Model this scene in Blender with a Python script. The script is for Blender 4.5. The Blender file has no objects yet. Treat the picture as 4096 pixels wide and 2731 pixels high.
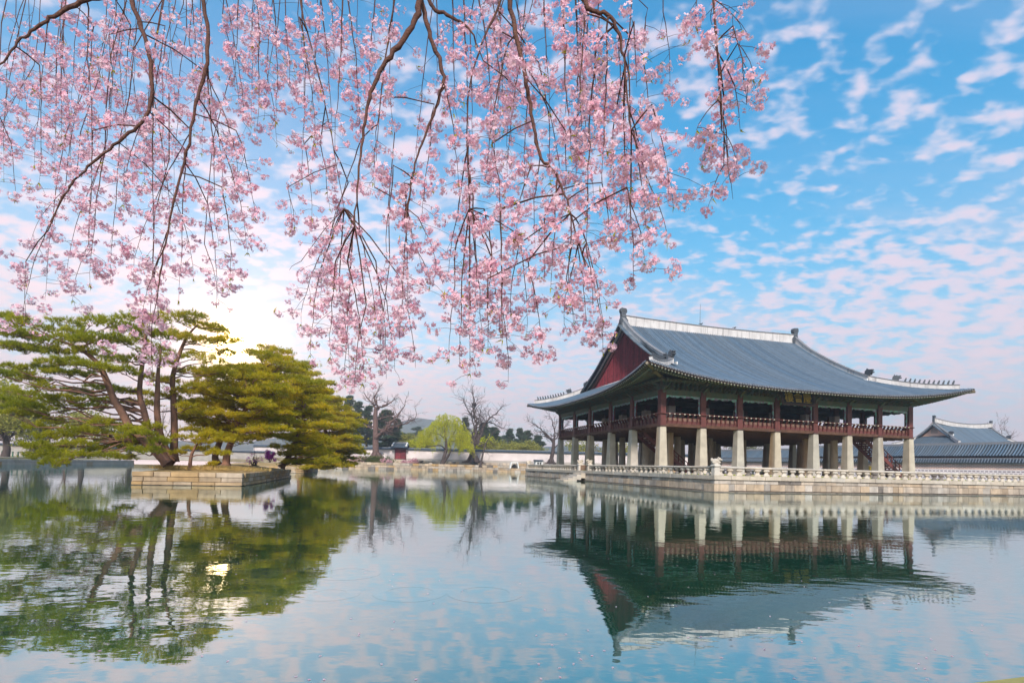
import bpy, bmesh, math, random
import numpy as np
from mathutils import Vector, Matrix
random.seed(7)
RNG = np.random.default_rng(11)
SC = bpy.context.scene
COL = SC.collection

# ------------------------------------------------------------------ camera
FPX, CYP, PITCH, ROLL, CAMH = 2055.18, 1807.4, 0.0278, 0.025, 1.511   # in pixels of the 4096 px wide photograph
_f = np.array([0, math.cos(PITCH), math.sin(PITCH)]); _u = np.array([0, -math.sin(PITCH), math.cos(PITCH)]); _x = np.array([1., 0, 0])
CR = _x*math.cos(ROLL) + _u*math.sin(ROLL)
CU = _u*math.cos(ROLL) - _x*math.sin(ROLL)
cam_d = bpy.data.cameras.new('camera'); cam = bpy.data.objects.new('camera', cam_d); COL.objects.link(cam)
cam_d.sensor_width = 36; cam_d.lens = 36*FPX/4096; cam_d.shift_y = (CYP-1365.5)/4096
cam_d.clip_start = 0.05; cam_d.clip_end = 9000
cam.matrix_world = Matrix(((CR[0], CU[0], -_f[0], 0), (CR[1], CU[1], -_f[1], 0), (CR[2], CU[2], -_f[2], CAMH), (0, 0, 0, 1)))
SC.camera = cam
def ray(px, py):
    d = _f + CR*((px-2048)/FPX) - CU*((py-CYP)/FPX)
    return d
def at(px, py, Y):                       # a point of the place at distance Y in front of the standpoint
    d = ray(px, py); return np.array([0, 0, CAMH]) + d*(Y/d[1])

# ------------------------------------------------------------------ sky and sun
# soft light falls from behind the viewer's right shoulder (right faces of the columns bright, left faces dark)
SUN_EL = math.radians(36); SUN_AZ = math.radians(180)
ld = np.array([math.sin(SUN_AZ)*math.cos(SUN_EL), math.cos(SUN_AZ)*math.cos(SUN_EL), math.sin(SUN_EL)])
sd = ray(925, 1385); sd = sd/np.linalg.norm(sd)             # the bright gap in the sky over the islet
world = bpy.data.worlds.new('World'); SC.world = world; world.use_nodes = True
nt = world.node_tree; N = nt.nodes; LK = nt.links; N.clear()
def nd(t, **k):
    n = N.new(t)
    for a, b in k.items(): setattr(n, a, b)
    return n
def math_(op, a, b=None, c=None, clamp=False):
    n = nd('ShaderNodeMath', operation=op, use_clamp=clamp)
    for i, v in enumerate((a, b, c)):
        if v is None: continue
        if isinstance(v, (int, float)): n.inputs[i].default_value = v
        else: LK.new(v, n.inputs[i])
    return n.outputs[0]
def maprange(v, a, b, c=0, d=1, interp='SMOOTHSTEP'):
    n = nd('ShaderNodeMapRange', interpolation_type=interp); LK.new(v, n.inputs[0])
    for i, q in enumerate((a, b, c, d)): n.inputs[i+1].default_value = q
    return n.outputs[0]
def mixc(f, a, b, mode='MIX'):
    n = nd('ShaderNodeMix', data_type='RGBA', blend_type=mode)
    if isinstance(f, (int, float)): n.inputs[0].default_value = f
    else: LK.new(f, n.inputs[0])
    for i, v in ((6, a), (7, b)):
        if isinstance(v, tuple): n.inputs[i].default_value = (*v, 1)
        else: LK.new(v, n.inputs[i])
    return n.outputs[2]
tc = nd('ShaderNodeTexCoord'); sep = nd('ShaderNodeSeparateXYZ'); LK.new(tc.outputs['Generated'], sep.inputs[0])
DX, DY, DZ = sep.outputs
sky = nd('ShaderNodeTexSky', sky_type='NISHITA', sun_disc=False, sun_elevation=SUN_EL, sun_rotation=SUN_AZ)
sky.air_density = 1.0; sky.dust_density = 0.15; sky.ozone_density = 5.0; sky.altitude = 0
zc = math_('MAXIMUM', DZ, 0.0)
# the direction projected on a cloud layer, so that the puffs shrink towards the horizon
den = math_('ADD', zc, 0.26)
cx = math_('DIVIDE', DX, den); cy_ = math_('DIVIDE', DY, den)
cmb = nd('ShaderNodeCombineXYZ'); LK.new(cx, cmb.inputs[0]); LK.new(cy_, cmb.inputs[1])
def noise(vec, scale, detail=4, rough=.5, dist=0, off=(0, 0, 0), sc=(1, 1, 1), rz=0):
    mp = nd('ShaderNodeMapping'); LK.new(vec, mp.inputs[0]); mp.inputs['Location'].default_value = off; mp.inputs['Scale'].default_value = sc
    mp.inputs['Rotation'].default_value = (0, 0, rz)
    n = nd('ShaderNodeTexNoise'); LK.new(mp.outputs[0], n.inputs['Vector'])
    n.inputs['Scale'].default_value = scale; n.inputs['Detail'].default_value = detail; n.inputs['Roughness'].default_value = rough; n.inputs['Distortion'].default_value = dist
    return n.outputs['Fac']
puff = noise(cmb.outputs[0], 18.0, 2.5, .5, .15, (3.1, 1.7, 0), (.85, 1.1, 1), .5)
fine = noise(cmb.outputs[0], 34, 3, .55, .1, (.3, 4.7, 0), (.7, 1.3, 1), .5)
large = noise(cmb.outputs[0], 1.5, 2, .5, .3, (5.2, .4, 0), (.8, 1.1, 1), .3)
veil = noise(cmb.outputs[0], 1.6, 5, .6, .6, (1.0, 7.0, 0), (.5, 1.7, 1), .2)
low = maprange(zc, 0.08, 0.50, 1, 0)
cov = math_('ADD', math_('MULTIPLY', large, .24), math_('ADD', math_('MULTIPLY', puff, .72), math_('MULTIPLY', fine, .16)))
cov = math_('ADD', cov, math_('MULTIPLY', low, .11))
cloud = maprange(cov, .525, .70)
veilm = math_('MULTIPLY', maprange(veil, .40, .72), math_('ADD', math_('MULTIPLY', low, .75), .10))
sky_0 = mixc(1.0, sky.outputs[0], (.010, .195, .255), 'MULTIPLY')
sq1 = nd('ShaderNodeVectorMath', operation='MULTIPLY_ADD'); LK.new(sky_0, sq1.inputs[0]); sq1.inputs[1].default_value = (1.0, .8, .75); sq1.inputs[2].default_value = (1, 1, 1)
sq2 = nd('ShaderNodeVectorMath', operation='DIVIDE'); LK.new(sky_0, sq2.inputs[0]); LK.new(sq1.outputs[0], sq2.inputs[1]); sky_c = sq2.outputs[0]
horizon_f = math_('POWER', math_('SUBTRACT', 1.0, zc), 4.5)
base = mixc(math_('MULTIPLY', horizon_f, .78), sky_c, (.66, .585, .625))
base = mixc(veilm, base, (.56, .49, .56))
shade = maprange(cov, .58, .80)
ccol = mixc(shade, (.52, .51, .60), (.70, .52, .565))
col = mixc(math_('MULTIPLY', cloud, .78), base, ccol)
col = mixc(math_('MULTIPLY', math_('POWER', math_('SUBTRACT', 1.0, zc), 7.0), .7), col, (.70, .605, .63))
# the bright air round the sun
dotn = nd('ShaderNodeVectorMath', operation='DOT_PRODUCT'); LK.new(tc.outputs['Generated'], dotn.inputs[0]); dotn.inputs[1].default_value = tuple(sd)
ang = math_('ARCCOSINE', math_('MINIMUM', dotn.outputs['Value'], 1.0))
h1 = math_('MULTIPLY', math_('EXPONENT', math_('MULTIPLY', ang, -5.5)), .75)
h2 = math_('MULTIPLY', math_('EXPONENT', math_('MULTIPLY', ang, -75)), 45.0)
g1 = nd('ShaderNodeVectorMath', operation='SCALE'); g1.inputs[0].default_value = (1.0, .60, .40); LK.new(h1, g1.inputs['Scale'])
g2 = nd('ShaderNodeVectorMath', operation='SCALE'); g2.inputs[0].default_value = (1.0, .66, .26); LK.new(h2, g2.inputs['Scale'])
tot = mixc(1.0, mixc(1.0, col, g1.outputs[0], 'ADD'), g2.outputs[0], 'ADD')
bg = nd('ShaderNodeBackground'); LK.new(tot, bg.inputs[0]); bg.inputs[1].default_value = 1.0
world.cycles.sampling_method = 'MANUAL'; world.cycles.sample_map_resolution = 2048
wo = nd('ShaderNodeOutputWorld'); LK.new(bg.outputs[0], wo.inputs[0])

sun_d = bpy.data.lights.new('sun', 'SUN'); sun = bpy.data.objects.new('sun', sun_d); COL.objects.link(sun)
sun_d.energy = 3.6; sun_d.angle = math.radians(6); sun_d.color = (1.0, .93, .84)
sun.rotation_mode = 'QUATERNION'; sun.rotation_quaternion = Vector(ld).to_track_quat('Z', 'Y'); sun.location = (20, -30, 40)

SC.view_settings.view_transform = 'Standard'; SC.view_settings.look = 'None'; SC.view_settings.gamma = 1
SC.view_settings.exposure = 0.68
SC.render.engine = 'CYCLES'
cy = SC.cycles
cy.use_denoising = True
try: cy.denoiser = 'OPENIMAGEDENOISE'
except Exception: pass
cy.max_bounces = 6; cy.diffuse_bounces = 3; cy.glossy_bounces = 3; cy.transmission_bounces = 3; cy.volume_bounces = 0; cy.transparent_max_bounces = 6
cy.caustics_reflective = False; cy.caustics_refractive = False
cy.sample_clamp_indirect = 6

# ------------------------------------------------------------------ materials
MATS = {}
def M(name, c1, c2=None, scale=2.0, rough=.7, spec=.3, bump=0, bscale=None, var=0, streak=None, detail=4, transl=None, metallic=0, hue=0):
    if name in MATS: return MATS[name]
    m = bpy.data.materials.new(name); m.use_nodes = True; t = m.node_tree; n = t.nodes; l = t.links
    b = n['Principled BSDF']; b.inputs['Roughness'].default_value = rough; b.inputs['Specular IOR Level'].default_value = spec; b.inputs['Metallic'].default_value = metallic
    geo = n.new('ShaderNodeNewGeometry'); pos = geo.outputs['Position']
    c2 = c2 or tuple(x*.8 for x in c1)
    no = n.new('ShaderNodeTexNoise'); no.inputs['Scale'].default_value = scale; no.inputs['Detail'].default_value = detail; no.inputs['Roughness'].default_value = .6
    l.new(pos, no.inputs['Vector'])
    mr = n.new('ShaderNodeMapRange'); mr.inputs[1].default_value = .34; mr.inputs[2].default_value = .66; l.new(no.outputs['Fac'], mr.inputs[0])
    mx = n.new('ShaderNodeMix'); mx.data_type = 'RGBA'; mx.inputs[6].default_value = (*c1, 1); mx.inputs[7].default_value = (*c2, 1); l.new(mr.outputs[0], mx.inputs[0])
    out = mx.outputs[2]
    if streak:                                          # dark runs of rain water: (colour, strength, scale)
        mp = n.new('ShaderNodeMapping'); mp.inputs['Scale'].default_value = (streak[2], streak[2], streak[2]*.07); l.new(pos, mp.inputs[0])
        ns = n.new('ShaderNodeTexNoise'); ns.inputs['Scale'].default_value = 1; ns.inputs['Detail'].default_value = 3; l.new(mp.outputs[0], ns.inputs['Vector'])
        ms = n.new('ShaderNodeMapRange'); ms.inputs[1].default_value = .53; ms.inputs[2].default_value = .72; ms.inputs[4].default_value = streak[1]; l.new(ns.outputs['Fac'], ms.inputs[0])
        mx2 = n.new('ShaderNodeMix'); mx2.data_type = 'RGBA'; l.new(out, mx2.inputs[6]); mx2.inputs[7].default_value = (*streak[0], 1); l.new(ms.outputs[0], mx2.inputs[0])
        out = mx2.outputs[2]
    if var or hue:
        oi = n.new('ShaderNodeObjectInfo'); hs = n.new('ShaderNodeHueSaturation'); l.new(out, hs.inputs['Color'])
        mv = n.new('ShaderNodeMapRange'); mv.inputs[3].default_value = 1-var; mv.inputs[4].default_value = 1+var; l.new(oi.outputs['Random'], mv.inputs[0]); l.new(mv.outputs[0], hs.inputs['Value'])
        if hue:
            mh = n.new('ShaderNodeMath'); mh.operation = 'MULTIPLY'; mh.inputs[1].default_value = 7.31; l.new(oi.outputs['Random'], mh.inputs[0])
            fr = n.new('ShaderNodeMath'); fr.operation = 'FRACT'; l.new(mh.outputs[0], fr.inputs[0])
            mq = n.new('ShaderNodeMapRange'); mq.inputs[3].default_value = 1-hue; mq.inputs[4].default_value = 1+hue; l.new(fr.outputs[0], mq.inputs[0]); l.new(mq.outputs[0], hs.inputs['Saturation'])
        out = hs.outputs[0]
    l.new(out, b.inputs['Base Color'])
    if bump:
        nb = n.new('ShaderNodeTexNoise'); nb.inputs['Scale'].default_value = bscale or scale*4; nb.inputs['Detail'].default_value = 4; l.new(pos, nb.inputs['Vector'])
        bp = n.new('ShaderNodeBump'); bp.inputs['Strength'].default_value = bump; bp.inputs['Distance'].default_value = .03; l.new(nb.outputs['Fac'], bp.inputs['Height']); l.new(bp.outputs[0], b.inputs['Normal'])
    if transl:                                          # leaves let light through
        tr = n.new('ShaderNodeBsdfTranslucent'); hs2 = n.new('ShaderNodeHueSaturation'); l.new(out, hs2.inputs['Color']); hs2.inputs['Value'].default_value = transl[1]; hs2.inputs['Saturation'].default_value = 1.1
        l.new(hs2.outputs[0], tr.inputs[0])
        ms_ = n.new('ShaderNodeMixShader'); ms_.inputs[0].default_value = transl[0]; l.new(b.outputs[0], ms_.inputs[1]); l.new(tr.outputs[0], ms_.inputs[2])
        l.new(ms_.outputs[0], n['Material Output'].inputs[0])
    MATS[name] = m; return m

granite = M('granite', (.52, .42, .33), (.35, .28, .225), 1.6, .8, .25, .5, 9, var=.22, hue=.35, streak=((.16, .13, .11), .55, 2.2))
granite_pale = M('granite_pale', (.56, .48, .395), (.43, .365, .30), 1.1, .75, .25, .35, 12, var=.10, hue=.2, streak=((.3, .26, .22), .3, 2.5))
granite_wet = M('granite_wet', (.22, .18, .14), (.12, .10, .08), 2.5, .35, .5, .5, 9, var=.3)
granite_col = M('granite_column', (.50, .44, .37), (.36, .31, .26), .8, .8, .25, .3, 14, var=.12, hue=.3, streak=((.30, .17, .08), .75, .6))
granite_dark = M('granite_weathered', (.26, .22, .19), (.14, .12, .11), 3, .85, .2, .4, 12, var=.2)
granite_tan = M('granite_tan', (.50, .36, .23), (.34, .24, .15), 1.6, .8, .25, .5, 9, var=.2, hue=.3, streak=((.14, .10, .07), .6, 2.2))
joint = M('stone_joint', (.10, .085, .07), (.06, .05, .045), 4, .9, .1)
redwood = M('red_paint', (.145, .042, .038), (.085, .027, .025), 1.5, .6, .35, .15, 10, var=.10)
redplank = M('red_plank', (.27, .038, .050), (.16, .024, .034), 2.2, .7, .25, .25, 12, var=.28, streak=((.12, .02, .03), .5, 3.0))
apron = M('apron_panel', (.22, .135, .10), (.15, .09, .07), 3, .7, .2, .1, var=.1)
darkwood = M('dark_timber', (.10, .06, .05), (.05, .03, .028), 1.5, .75, .2)
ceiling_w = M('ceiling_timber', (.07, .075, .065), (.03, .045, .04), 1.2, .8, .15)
flooru = M('floor_underside', (.13, .065, .045), (.075, .04, .03), 2.5, .8, .15)
greenp = M('green_paint', (.075, .14, .115), (.14, .085, .06), 2.6, .65, .3, detail=2, var=.12)
lintelp = M('lintel_paint', (.15, .13, .09), (.07, .12, .095), 1.4, .65, .3, detail=3, var=.1)
teal = M('teal_trim', (.24, .58, .52), (.30, .18, .36), 3.2, .6, .3, detail=1)
creamend = M('cream_rafter_end', (.62, .56, .46), (.45, .50, .42), 8, .7, .2)
ochre = M('ochre_beam_end', (.30, .24, .17), (.20, .16, .12), 3, .7, .2)
tile = M('roof_tile', (.118, .158, .205), (.085, .115, .15), 2.2, .42, .5, .25, 16, var=.2, hue=.3, detail=7)
tile_bed = M('roof_tile_channel', (.018, .024, .034), (.012, .017, .025), 2, .6, .35)
tile_cap = M('tile_end', (.20, .21, .25), (.13, .14, .17), 9, .6, .3, var=.15)
plaster = M('ridge_plaster', (.62, .58, .57), (.50, .46, .45), .8, .85, .15, .2, 8, streak=((.22, .20, .20), .75, 3.2))
plaster_c = M('white_plaster', (.84, .80, .78), (.76, .72, .70), 1.2, .85, .15)
ridgecap = M('ridge_cap_tile', (.22, .21, .22), (.14, .14, .15), 3, .7, .3)
bronze = M('dark_roof_figure', (.075, .085, .10), (.045, .05, .06), 6, .6, .35)
blackp = M('black_lacquer', (.015, .015, .016), None, 3, .4, .4)
gold = M('gold_paint', (.62, .40, .06), (.50, .32, .05), 6, .45, .4)
panelgrey = M('pale_column_wrap', (.74, .66, .66), (.66, .58, .58), 1.5, .8, .15, var=.08)
lawn = M('lawn', (.34, .33, .02), (.22, .25, .02), 3, .9, .1, .5, 40)

# ------------------------------------------------------------------ mesh helpers
def mesh_np(name, V, quads=None, tris=None, mats=(), midx=None, smooth=False):
    me = bpy.data.meshes.new(name); V = np.asarray(V, np.float32).reshape(-1, 3)
    parts = []; starts = []; p = 0
    for F in (quads, tris):
        if F is None or len(F) == 0: continue
        F = np.asarray(F, np.int32); parts.append(F.reshape(-1)); k = F.shape[1]
        starts.append(p + np.arange(len(F))*k); p += F.size
    li = np.concatenate(parts).astype(np.int32); st = np.concatenate(starts).astype(np.int32)
    me.vertices.add(len(V)); me.vertices.foreach_set('co', V.reshape(-1))
    me.loops.add(len(li)); me.loops.foreach_set('vertex_index', li)
    me.polygons.add(len(st)); me.polygons.foreach_set('loop_start', st)
    for m in mats: me.materials.append(m)
    if midx is not None: me.polygons.foreach_set('material_index', np.asarray(midx, np.int32))
    if smooth: me.polygons.foreach_set('use_smooth', np.ones(len(st), bool))
    me.update(calc_edges=True); me.validate(); return me
def link(name, me, parent=None, loc=(0, 0, 0), rot=None, scale=None, **props):
    o = bpy.data.objects.new(name, me); COL.objects.link(o)
    o.location = loc
    if rot is not None: o.rotation_euler = rot if hasattr(rot, '__len__') else (0, 0, rot)
    if scale is not None: o.scale = scale
    if parent is not None: o.parent = parent
    for k, v in props.items(): o[k] = v
    return o
def thing(name, label, cat, loc=(0, 0, 0), rz=0, group=None):
    o = bpy.data.objects.new(name, None); COL.objects.link(o); o.location = loc; o.rotation_euler = (0, 0, rz); o.empty_display_size = .5
    o['label'] = label; o['category'] = cat
    if group: o['group'] = group
    return o
class MB:                                   # collects shapes for ONE mesh
    def __init__(s): s.v = []; s.f = []; s.m = []
    def add(s, V, F, mi=0):
        b = len(s.v); s.v += [tuple(map(float, p)) for p in V]; s.f += [tuple(int(i)+b for i in q) for q in F]; s.m += [mi]*len(F); return s
    def box(s, x0, x1, y0, y1, z0, z1, mi=0):
        V = [(x0, y0, z0), (x1, y0, z0), (x1, y1, z0), (x0, y1, z0), (x0, y0, z1), (x1, y0, z1), (x1, y1, z1), (x0, y1, z1)]
        return s.add(V, [(3, 2, 1, 0), (4, 5, 6, 7), (0, 1, 5, 4), (1, 2, 6, 5), (2, 3, 7, 6), (3, 0, 4, 7)], mi)
    def taper(s, cx, cy, z0, z1, a0, b0, a1, b1, mi=0, ch=.0):
        def ring(a, b, z):
            c = ch
            return [(cx-a+c, cy-b, z), (cx+a-c, cy-b, z), (cx+a, cy-b+c, z), (cx+a, cy+b-c, z), (cx+a-c, cy+b, z), (cx-a+c, cy+b, z), (cx-a, cy+b-c, z), (cx-a, cy-b+c, z)]
        V = ring(a0, b0, z0)+ring(a1, b1, z1)
        F = [tuple(range(7, -1, -1)), tuple(range(8, 16))]+[(i, (i+1) % 8, 8+(i+1) % 8, 8+i) for i in range(8)]
        return s.add(V, F, mi)
    def lathe(s, prof, cx=0, cy=0, n=10, sx=1, sy=1, mi=0, ph=0):
        V = []; F = []
        for r, z in prof:
            for k in range(n):
                a = 2*math.pi*(k+ph)/n; V.append((cx+r*sx*math.cos(a), cy+r*sy*math.sin(a), z))
        for i in range(len(prof)-1):
            for k in range(n): F.append((i*n+k, i*n+(k+1) % n, (i+1)*n+(k+1) % n, (i+1)*n+k))
        F.append(tuple(range(n-1, -1, -1))); F.append(tuple((len(prof)-1)*n+k for k in range(n)))
        return s.add(V, F, mi)
    def prism(s, poly, a, b, axis='x', mi=0):      # poly in the two other axes
        n = len(poly)
        def pt(p, q): return {'x': (q, p[0], p[1]), 'y': (p[0], q, p[1]), 'z': (p[0], p[1], q)}[axis]
        V = [pt(p, a) for p in poly]+[pt(p, b) for p in poly]
        F = [tuple(range(n)), tuple(range(2*n-1, n-1, -1))]+[(i, n+i, n+(i+1) % n, (i+1) % n) for i in range(n)]
        return s.add(V, F, mi)
    def tube(s, pts, rad, n=6, mi=0):
        V, F = tube_np(np.array(pts, float), np.array(rad, float) if hasattr(rad, '__len__') else np.full(len(pts), rad), n)
        m = len(pts); F = [tuple(q) for q in F]+[tuple(range(n-1, -1, -1)), tuple((m-1)*n+k for k in range(n))]
        return s.add(V, F, mi)
    def ball(s, c, r, n=8, m=6, mi=0):
        r = r if hasattr(r, '__len__') else (r, r, r)
        V = [(c[0], c[1], c[2]-r[2])]; F = []
        for i in range(1, m):
            th = math.pi*i/m
            for k in range(n):
                a = 2*math.pi*k/n; V.append((c[0]+r[0]*math.sin(th)*math.cos(a), c[1]+r[1]*math.sin(th)*math.sin(a), c[2]-r[2]*math.cos(th)))
        V.append((c[0], c[1], c[2]+r[2])); top = len(V)-1
        for k in range(n):
            F.append((0, 1+(k+1) % n, 1+k)); F.append((top, 1+(m-2)*n+k, 1+(m-2)*n+(k+1) % n))
        for i in range(m-2):
            for k in range(n): F.append((1+i*n+k, 1+i*n+(k+1) % n, 1+(i+1)*n+(k+1) % n, 1+(i+1)*n+k))
        return s.add(V, F, mi)
    def mesh(s, name, mats, smooth=False):
        me = bpy.data.meshes.new(name); me.from_pydata(s.v, [], s.f)
        for m in (mats if isinstance(mats, (list, tuple)) else [mats]): me.materials.append(m)
        me.polygons.foreach_set('material_index', s.m)
        if smooth: me.polygons.foreach_set('use_smooth', [True]*len(s.f))
        bm = bmesh.new(); bm.from_mesh(me); bmesh.ops.recalc_face_normals(bm, faces=bm.faces); bm.to_mesh(me); bm.free()
        me.update(); return me
    def obj(s, name, mats, parent=None, smooth=False, loc=(0, 0, 0), rot=None, scale=None, **pr):
        return link(name, s.mesh(name, mats, smooth), parent, loc, rot, scale, **pr)
def tube_np(P, R, n=6):
    T = np.gradient(P, axis=0); T /= np.linalg.norm(T, axis=1, keepdims=True)+1e-9
    ref = np.where(np.abs(T[:, 2:3]) > .9, np.array([[1., 0, 0]]), np.array([[0, 0, 1.]]))
    if np.abs(T[:, 2]).max() > .9 or True:
        mean = T.mean(0); rf = np.eye(3)[np.argmin(np.abs(mean))]; ref = np.repeat(rf[None], len(P), 0)
    A = np.cross(T, ref); A /= np.linalg.norm(A, axis=1, keepdims=True)+1e-9; B = np.cross(T, A)
    a = 2*np.pi*np.arange(n)/n
    V = P[:, None]+R[:, None, None]*(A[:, None]*np.cos(a)[None, :, None]+B[:, None]*np.sin(a)[None, :, None])
    i = np.arange(len(P)-1)[:, None]*n; k = np.arange(n)[None]; k2 = (k+1) % n
    F = np.stack([i+k, i+k2, i+n+k2, i+n+k], -1).reshape(-1, 4)
    return V.reshape(-1, 3), F
class Acc:                                  # collects many numpy tubes / tris for one mesh
    def __init__(s): s.V = []; s.Q = []; s.T = []; s.n = 0; s.mq = []; s.mt = []
    def tube(s, P, R, n=5, mi=0):
        V, F = tube_np(np.asarray(P, float), np.asarray(R, float), n); s.V.append(V); s.Q.append(F+s.n); s.mq.append(np.full(len(F), mi)); s.n += len(V)
    def tri(s, V, F, mi=0): s.V.append(V); s.T.append(np.asarray(F)+s.n); s.mt.append(np.full(len(F), mi)); s.n += len(V)
    def quad(s, V, F, mi=0): s.V.append(V); s.Q.append(np.asarray(F)+s.n); s.mq.append(np.full(len(F), mi)); s.n += len(V)
    def mesh(s, name, mats, smooth=False):
        mats = mats if isinstance(mats, (list, tuple)) else [mats]
        return mesh_np(name, np.concatenate(s.V), np.concatenate(s.Q) if s.Q else None, np.concatenate(s.T) if s.T else None, mats, np.concatenate(s.mq+s.mt), smooth)
def bevel_box(name, mat, bev=.04):                    # a unit stone with worn edges; its objects scale it
    bm = bmesh.new(); bmesh.ops.create_cube(bm, size=1); bmesh.ops.bevel(bm, geom=bm.edges[:], offset=bev, segments=1, affect='EDGES')
    me = bpy.data.meshes.new(name); bm.to_mesh(me); bm.free(); me.materials.append(mat); return me

# the palace grid: s runs along the pavilion's long front, t away from the viewer
O = np.array([15.6935, 54.04]); ANG = 0.2707
E1 = np.array([math.cos(ANG), math.sin(ANG)]); E2 = np.array([-math.sin(ANG), math.cos(ANG)])
def st(s, t): return O+s*E1+t*E2
# ================================================================== roof builder (hip-and-gable, curved)
def hip_gable_roof(roof, L, T, ov_mid, ov_cor, z_mid, lift, rise, sg, gap, zoff=0, a=.62, r=.085, objs=('front', 'left'), ridge_h=1.15, ridge_w=.42, name_rows='tile_row', simple=False, sag=.25, lp=3.0, mats=None):
    """L x T is the column grid; sg is where the gable stands in from the end columns; rows are set gap apart."""
    g_tile, g_bed, g_cap, g_pl, g_rc = mats or (tile, tile_bed, tile_cap, plaster, ridgecap)
    hs, ht = L/2+ov_cor, T/2+ov_cor
    run = T/2+ov_mid
    def te(sig): return ov_mid+(ov_cor-ov_mid)*abs(sig)**2.5
    def prof(w): return rise*(a*w+(1-a)*w*w)
    def zf(s, t):                      # front slope (mirror for back)
        sig = (s-L/2)/hs; e = -te(sig); w = max(0, min(1.05, (t-e)/(T/2-e)))
        return z_mid+prof(w)+lift*abs(sig)**lp*(1-w)**2+zoff
    def zsd(s, t):                     # end slope (left; mirror for right)
        sig = (t-T/2)/ht; e = -te(sig); w = max(0, min(1.05, (s-e)/(T/2-e)))
        return z_mid+prof(w)+lift*abs(sig)**lp*(1-w)**2+zoff
    def sagz(s): return sag*abs((s-L/2)/(L/2-sg))**2 if sag else 0
    def row_pts(side, u, n=9, dz=0):
        if side in ('front', 'back'):
            sig = (u-L/2)/hs; e = -te(sig)
            lim = min(T/2, max(e+.25, min(u, L-u) if (u < sg or u > L-sg) else T/2))
            tt = np.linspace(e, lim, n); P = np.array([(u, t, zf(u, t)+dz) for t in tt])
            if side == 'back': P[:, 1] = T-P[:, 1]
        else:
            sig = (u-T/2)/ht; e = -te(sig)
            lim = min(sg+.7, max(e+.25, min(u, T-u)))
            ss = np.linspace(e, lim, n); P = np.array([(s, u, zsd(s, u)+dz) for s in ss])
            if side == 'right': P[:, 0] = L-P[:, 0]
        return P
    rest = Acc(); resc = Acc(); ends = None
    disc = MB()
    # eave disc: a rim and a sunken face, facing -y
    nn = 10; V = []; 
    for rr, yy in ((r*1.25, .06), (r*1.25, -.05), (r*.9, -.05), (r*.85, -.025)):
        for k in range(nn):
            q = 2*math.pi*k/nn; V.append((rr*math.cos(q), yy, rr*math.sin(q)))
    F = [(j*nn+k, j*nn+(k+1) % nn, (j+1)*nn+(k+1) % nn, (j+1)*nn+k) for j in range(3) for k in range(nn)]+[tuple(3*nn+k for k in range(nn))]
    disc.add(V, F); disc_me = disc.mesh('eave_tile', g_cap)
    for side in ('front', 'left', 'back', 'right'):
        W = L if side in ('front', 'back') else T
        n = int(round((W+2*ov_cor-.3)/gap)); us = np.linspace(-ov_cor+.18, W+ov_cor-.18, n)
        for u in us:
            P = row_pts(side, u, dz=.05)
            if len(P) < 2 or np.linalg.norm(P[-1]-P[0]) < .3: continue
            rz = {'front': 0, 'left': -math.pi/2, 'back': math.pi, 'right': math.pi/2}[side]
            if side in objs:
                V, Fq = half_tube(P, r); me = mesh_np(name_rows, V, Fq, mats=(g_tile,), smooth=True); link(name_rows, me, roof)
                if not simple: link('eave_tile', disc_me, roof, loc=tuple(P[0]), rot=rz)
            else:
                V, Fq = half_tube(P, r, 4); rest.quad(V, Fq)
                if not simple:
                    dv = np.array(disc.v); c, s_ = math.cos(rz), math.sin(rz)
                    dv = np.stack([dv[:, 0]*c-dv[:, 1]*s_, dv[:, 0]*s_+dv[:, 1]*c, dv[:, 2]], 1)+P[0]
                    resc.quad(dv, [f for f in disc.f if len(f) == 4])
    if rest.V: link('tile_rows_behind', rest.mesh('tile_rows_behind', g_tile, True), roof, kind='stuff')
    if resc.V: link('eave_tiles_behind', resc.mesh('eave_tiles_behind', g_cap), roof, kind='stuff')
    # the bed under the rows and the boarding under the eaves
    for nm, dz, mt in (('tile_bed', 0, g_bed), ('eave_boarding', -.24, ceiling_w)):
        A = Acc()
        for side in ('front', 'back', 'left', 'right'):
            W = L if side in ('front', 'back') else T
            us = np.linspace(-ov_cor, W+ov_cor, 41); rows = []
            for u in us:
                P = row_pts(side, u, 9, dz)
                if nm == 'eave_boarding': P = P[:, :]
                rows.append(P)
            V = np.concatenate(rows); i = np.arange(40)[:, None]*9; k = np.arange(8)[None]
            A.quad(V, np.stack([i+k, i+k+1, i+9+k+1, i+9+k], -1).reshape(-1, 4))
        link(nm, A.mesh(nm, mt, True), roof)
    # fascia strip under the discs
    for side in ('front', 'left', 'back', 'right'):
        W = L if side in ('front', 'back') else T; us = np.linspace(-ov_cor, W+ov_cor, 60); V = []
        for u in us:
            p = row_pts(side, u, 2)[0]; d = {'front': (0, .05), 'left': (.05, 0), 'back': (0, -.05), 'right': (-.05, 0)}[side]
            V += [(p[0]+d[0], p[1]+d[1], p[2]-.02), (p[0]+3*d[0], p[1]+3*d[1], p[2]-.24)]
        link('eave_board', mesh_np('eave_board', V, [(2*i, 2*i+1, 2*i+3, 2*i+2) for i in range(59)], mats=(darkwood,)), roof)
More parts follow.
